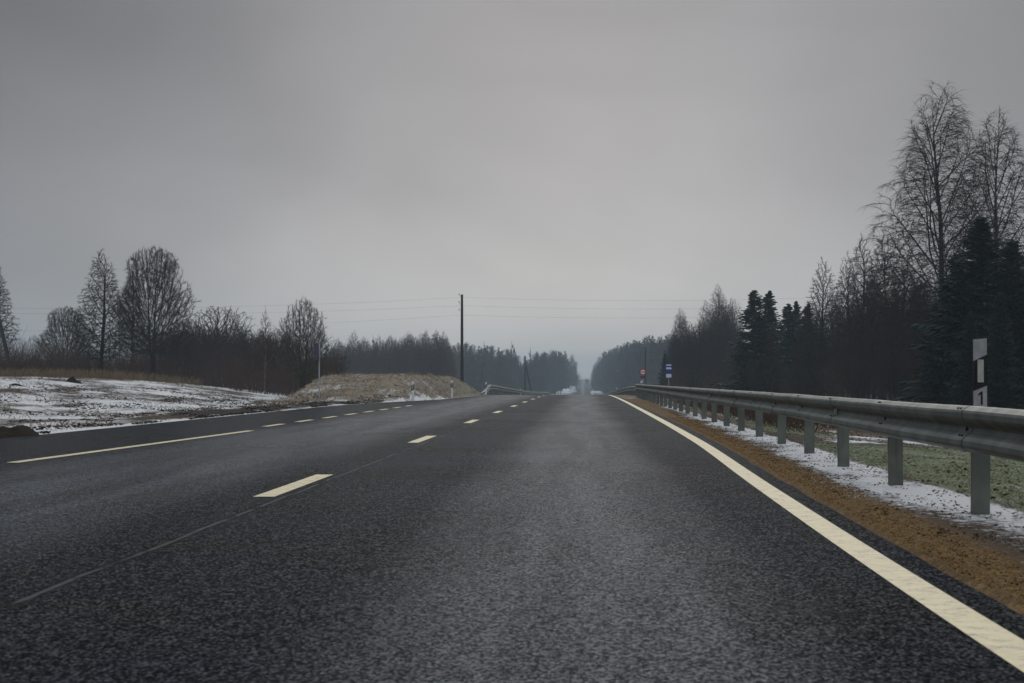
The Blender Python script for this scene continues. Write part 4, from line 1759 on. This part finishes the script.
# soil heaps on the left field
def heap(name, x, Y, rx, ry, h, label, m, cat, seed, group=None, px_scale=1.0, rough=1.7):
    rg = random.Random(seed)
    mb = MB()
    nr, na = 14, 40
    vs = []
    z0 = min(tz(x + rx * a, Y + ry * b) for a, b in ((0, 0), (.7, 0), (-.7, 0), (0, .7), (0, -.7)))
    for i in range(nr + 1):
        t = i / nr
        for k in range(na):
            a = 6.283 * k / na
            rr = t * (1 + .18 * n3(math.cos(a) * 1.6 + seed, math.sin(a) * 1.6, 3))
            X, Yy = rr * rx * math.cos(a), rr * ry * math.sin(a)
            zz = h * (1 - sst(.1 if m.name != 'snow' else .5, 1.0, t)) * (1 + .5 * rough * n3(X * 2.2 / rx + seed, Yy * 2.2 / ry, 7)) + h * .22 * rough * n3(X * 6 / rx, Yy * 6 / ry, seed) * (1 - t)
            vs.append(Vector((X, Yy, zz - .12 * t)))
    fs = []
    for i in range(nr):
        for k in range(na):
            k2 = (k + 1) % na
            fs.append((i * na + k, (i + 1) * na + k, (i + 1) * na + k2, i * na + k2))
    mb.add(vs, fs)
    o = mb.build(name, m, None, True)
    o.location = (x, Y, z0)
    return tag(o, label, cat, group)


heap('soil_heap', P(-4, 437, 33).x, 33.6, 1.2, 1.7, .21, 'low dark soil heap at the left asphalt edge, cut by the picture edge', M['clod'], 'soil heap', 2)
q = P(73, 388, 78)
heap('soil_heap', q.x, 78, .55, 1.0, .24, 'small dark soil heap on the snowy field below the tall narrow tree', M['clod'], 'soil heap', 5)
q = P(16, 396, 66)
heap('soil_heap', q.x, 66, .75, 1.0, .12, 'flat dark soil heap on the snowy field near the left picture edge', M['clod'], 'soil heap', 8)

# snow banks along the far road
GSB = 'snow banks along the far road'
for i, (px, Y, rx, h, txt) in enumerate(((559.5, 760, 1.5, 1.2, 'leftmost white snow bank beside the far road'),
                                      (566.5, 800, 2.0, 1.9, 'long white snow bank second from left beside the far road'),
                                      (572.5, 860, 1.8, 2.9, 'tallest white snow bank at the left edge of the far road'),
                                      (592.5, 760, .9, 1.3, 'small bright snow bank right of the far road, nearest the lorry'),
                                      (598, 800, 2.2, 1.3, 'broad grey-white snow bank right of the far road'))):
    q = P(px, 388, Y)
    heap('snow_bank', q.x, Y, rx * 1.15, 6, h * .8, txt, M['snow'], 'snow bank', 30 + i, GSB, 1.0, .7)


# ------------------------------------------------------------------ lorry far down the road
def lorry():
    Y = 1480
    q = P(587, 383, Y)
    root = empty('lorry', (q.x, Y, rz(Y)), 0, 'tiny dark lorry with headlights far down the road between the forests', 'lorry')
    b = MB()
    b.box(-1.22, 1.22, .15, 1.95, .55, 3.0, .12)
    cab = b.build('cab', M['truckpaint'], root)
    g = MB()
    g.box(-1.08, 1.08, .09, .146, 1.75, 2.7, .02)
    g.build('windscreen', M['glass'], cab)
    c = MB()
    c.box(-1.27, 1.27, 2.1, 9.5, 1.05, 3.85, .05)
    c.build('cargo_box', M['truckbox'], root)
    bp = MB()
    bp.box(-1.2, 1.2, .02, .14, .4, .85, .03)
    bp.build('bumper', M['truckpaint'], cab)
    for sx in (-1, 1):
        h = MB()
        h.box(sx * .95 - .18, sx * .95 + .18, .0, .018, .55, .8)
        h.build('headlight', M['signwhite'], cab)
        for yy in (1.0, 7.2, 8.4):
            w = MB()
            w.tube([Vector((sx * 1.0 - .15, yy, .5)), Vector((sx * 1.0 + .15, yy, .5))], [.5, .5], 16, True)
            wh = w.build('wheel', M['tyre'], root)


lorry()

# ------------------------------------------------------------------ haze
hz = MB()
hz.box(-2150, 2150, -40, 2680, -11, 30)
ho = hz.build('haze', M['snow'])
ho['kind'] = 'stuff'
ho['label'] = 'pale grey-blue winter haze in the air'
hm = bpy.data.materials.new('haze')
hm.use_nodes = True
nt = hm.node_tree
for n_ in list(nt.nodes):
    nt.nodes.remove(n_)
o_ = nt.nodes.new('ShaderNodeOutputMaterial')
pv = nt.nodes.new('ShaderNodeVolumePrincipled')
pv.inputs['Color'].default_value = (.70, .87, 1.0, 1)
pv.inputs['Density'].default_value = .0005
pv.inputs['Anisotropy'].default_value = .2
nt.links.new(pv.outputs[0], o_.inputs['Volume'])
ho.data.materials[0] = hm

# ------------------------------------------------------------------ light
SUN_EL, SUN_AZ = 32.0, 6.0         # ahead of the camera, a little right of the road, behind cloud
world = bpy.data.worlds.new("World")
scene.world = world
world.use_nodes = True
wt = world.node_tree
for n_ in list(wt.nodes):
    wt.nodes.remove(n_)
g = NT(wt)
wo = g.n('ShaderNodeOutputWorld')
bg = g.n('ShaderNodeBackground')
bg.inputs['Strength'].default_value = .1
g.l(bg.outputs[0], wo.inputs[0])
sky = g.n('ShaderNodeTexSky', sky_type='NISHITA')
sky.sun_disc = False
sky.sun_elevation = R(SUN_EL)
sky.sun_rotation = R(SUN_AZ)
sky.dust_density = 4
sky.air_density = 1.5
tc = g.n('ShaderNodeTexCoord').outputs['Generated']
x, y, z = g.sep(tc)
hs = g.n('ShaderNodeHueSaturation')
hs.inputs['Saturation'].default_value = .15
g.l(sky.outputs[0], hs.inputs['Color'])
# overcast deck: luminance by height, broken by soft cloud
az = g.math('ARCTAN2', x, y)
el = g.math('ARCSINE', z)
grad = g.ramp(g.math('MULTIPLY', el, 1 / R(60), clamp=True),
              [(0, (5.7, 5.55, 5.3)), (.035, (5.1, 4.95, 4.82)), (.09, (3.45, 3.31, 3.39)), (.17, (2.1, 2.0, 2.12)), (.24, (1.9, 1.88, 1.98)), (.42, (5.8, 5.9, 6.1)), (1, (11.5, 11.7, 12.2))])
cl = g.noise(g.mapv(tc, (3.0, 3.0, 6.0), (3.1, 0, 1.3)), 1.0, 4, .5, .8)
cl2 = g.ramp(cl, [(.32, .90), (.5, 1.0), (.68, 1.09)])
over = g.mix(1.0, grad, cl2, 'MULTIPLY')
# the veiled sun brightens the cloud over the road
azw = g.math('SUBTRACT', .25, g.math('MULTIPLY', g.math('MINIMUM', g.math('MAXIMUM', el, 0.0), .25), .40))
azf = g.math('POWER', 2.718, g.math('MULTIPLY', g.math('POWER', g.math('DIVIDE', g.math('ADD', az, .02), azw), 2.0), -1.0))
azm = g.math('ADD', .36, g.math('MULTIPLY', azf, .67))
azm = g.math('ADD', azm, g.math('MULTIPLY', g.step(y, .25, -.6), .75))
over = g.mix(1.0, over, g.n('ShaderNodeCombineXYZ').outputs[0], 'MULTIPLY') if False else over
cmb = g.n('ShaderNodeCombineColor')
for i in range(3):
    g.l(azm, cmb.inputs[i])
over = g.mix(1.0, over, cmb.outputs[0], 'MULTIPLY')
side = g.mix(azf, (.90, .97, 1.06), (1.01, 1.0, .98))
over = g.mix(1.0, over, side, 'MULTIPLY')
mot = g.ramp(g.noise(g.mapv(tc, (5.0, 5.0, 9.0), (1.7, 2.2, .4)), 1.3, 3, .5, .5), [(.3, .90), (.5, 1.0), (.7, 1.10)])
over = g.mix(1.0, over, mot, 'MULTIPLY')
col = g.mix(.93, hs.outputs[0], over)
g.l(col, bg.inputs['Color'])

sd = bpy.data.lights.new('sun', 'SUN')
sd.energy = .7
sd.angle = R(25)
sd.color = (1, .95, .88)
so = bpy.data.objects.new('sun', sd)
COL.objects.link(so)
a, e = R(SUN_AZ), R(SUN_EL)
dirn = Vector((math.sin(a) * math.cos(e), math.cos(a) * math.cos(e), math.sin(e)))
so.rotation_euler = (-dirn).to_track_quat('-Z', 'Y').to_euler()
so.location = (0, 20, 60)

# ------------------------------------------------------------------ render settings
scene.view_settings.view_transform = 'Standard'
scene.view_settings.look = 'None'
scene.view_settings.exposure = 0
scene.view_settings.gamma = 1
scene.cycles.max_bounces = 6
scene.cycles.volume_bounces = 1
scene.cycles.use_denoising = True
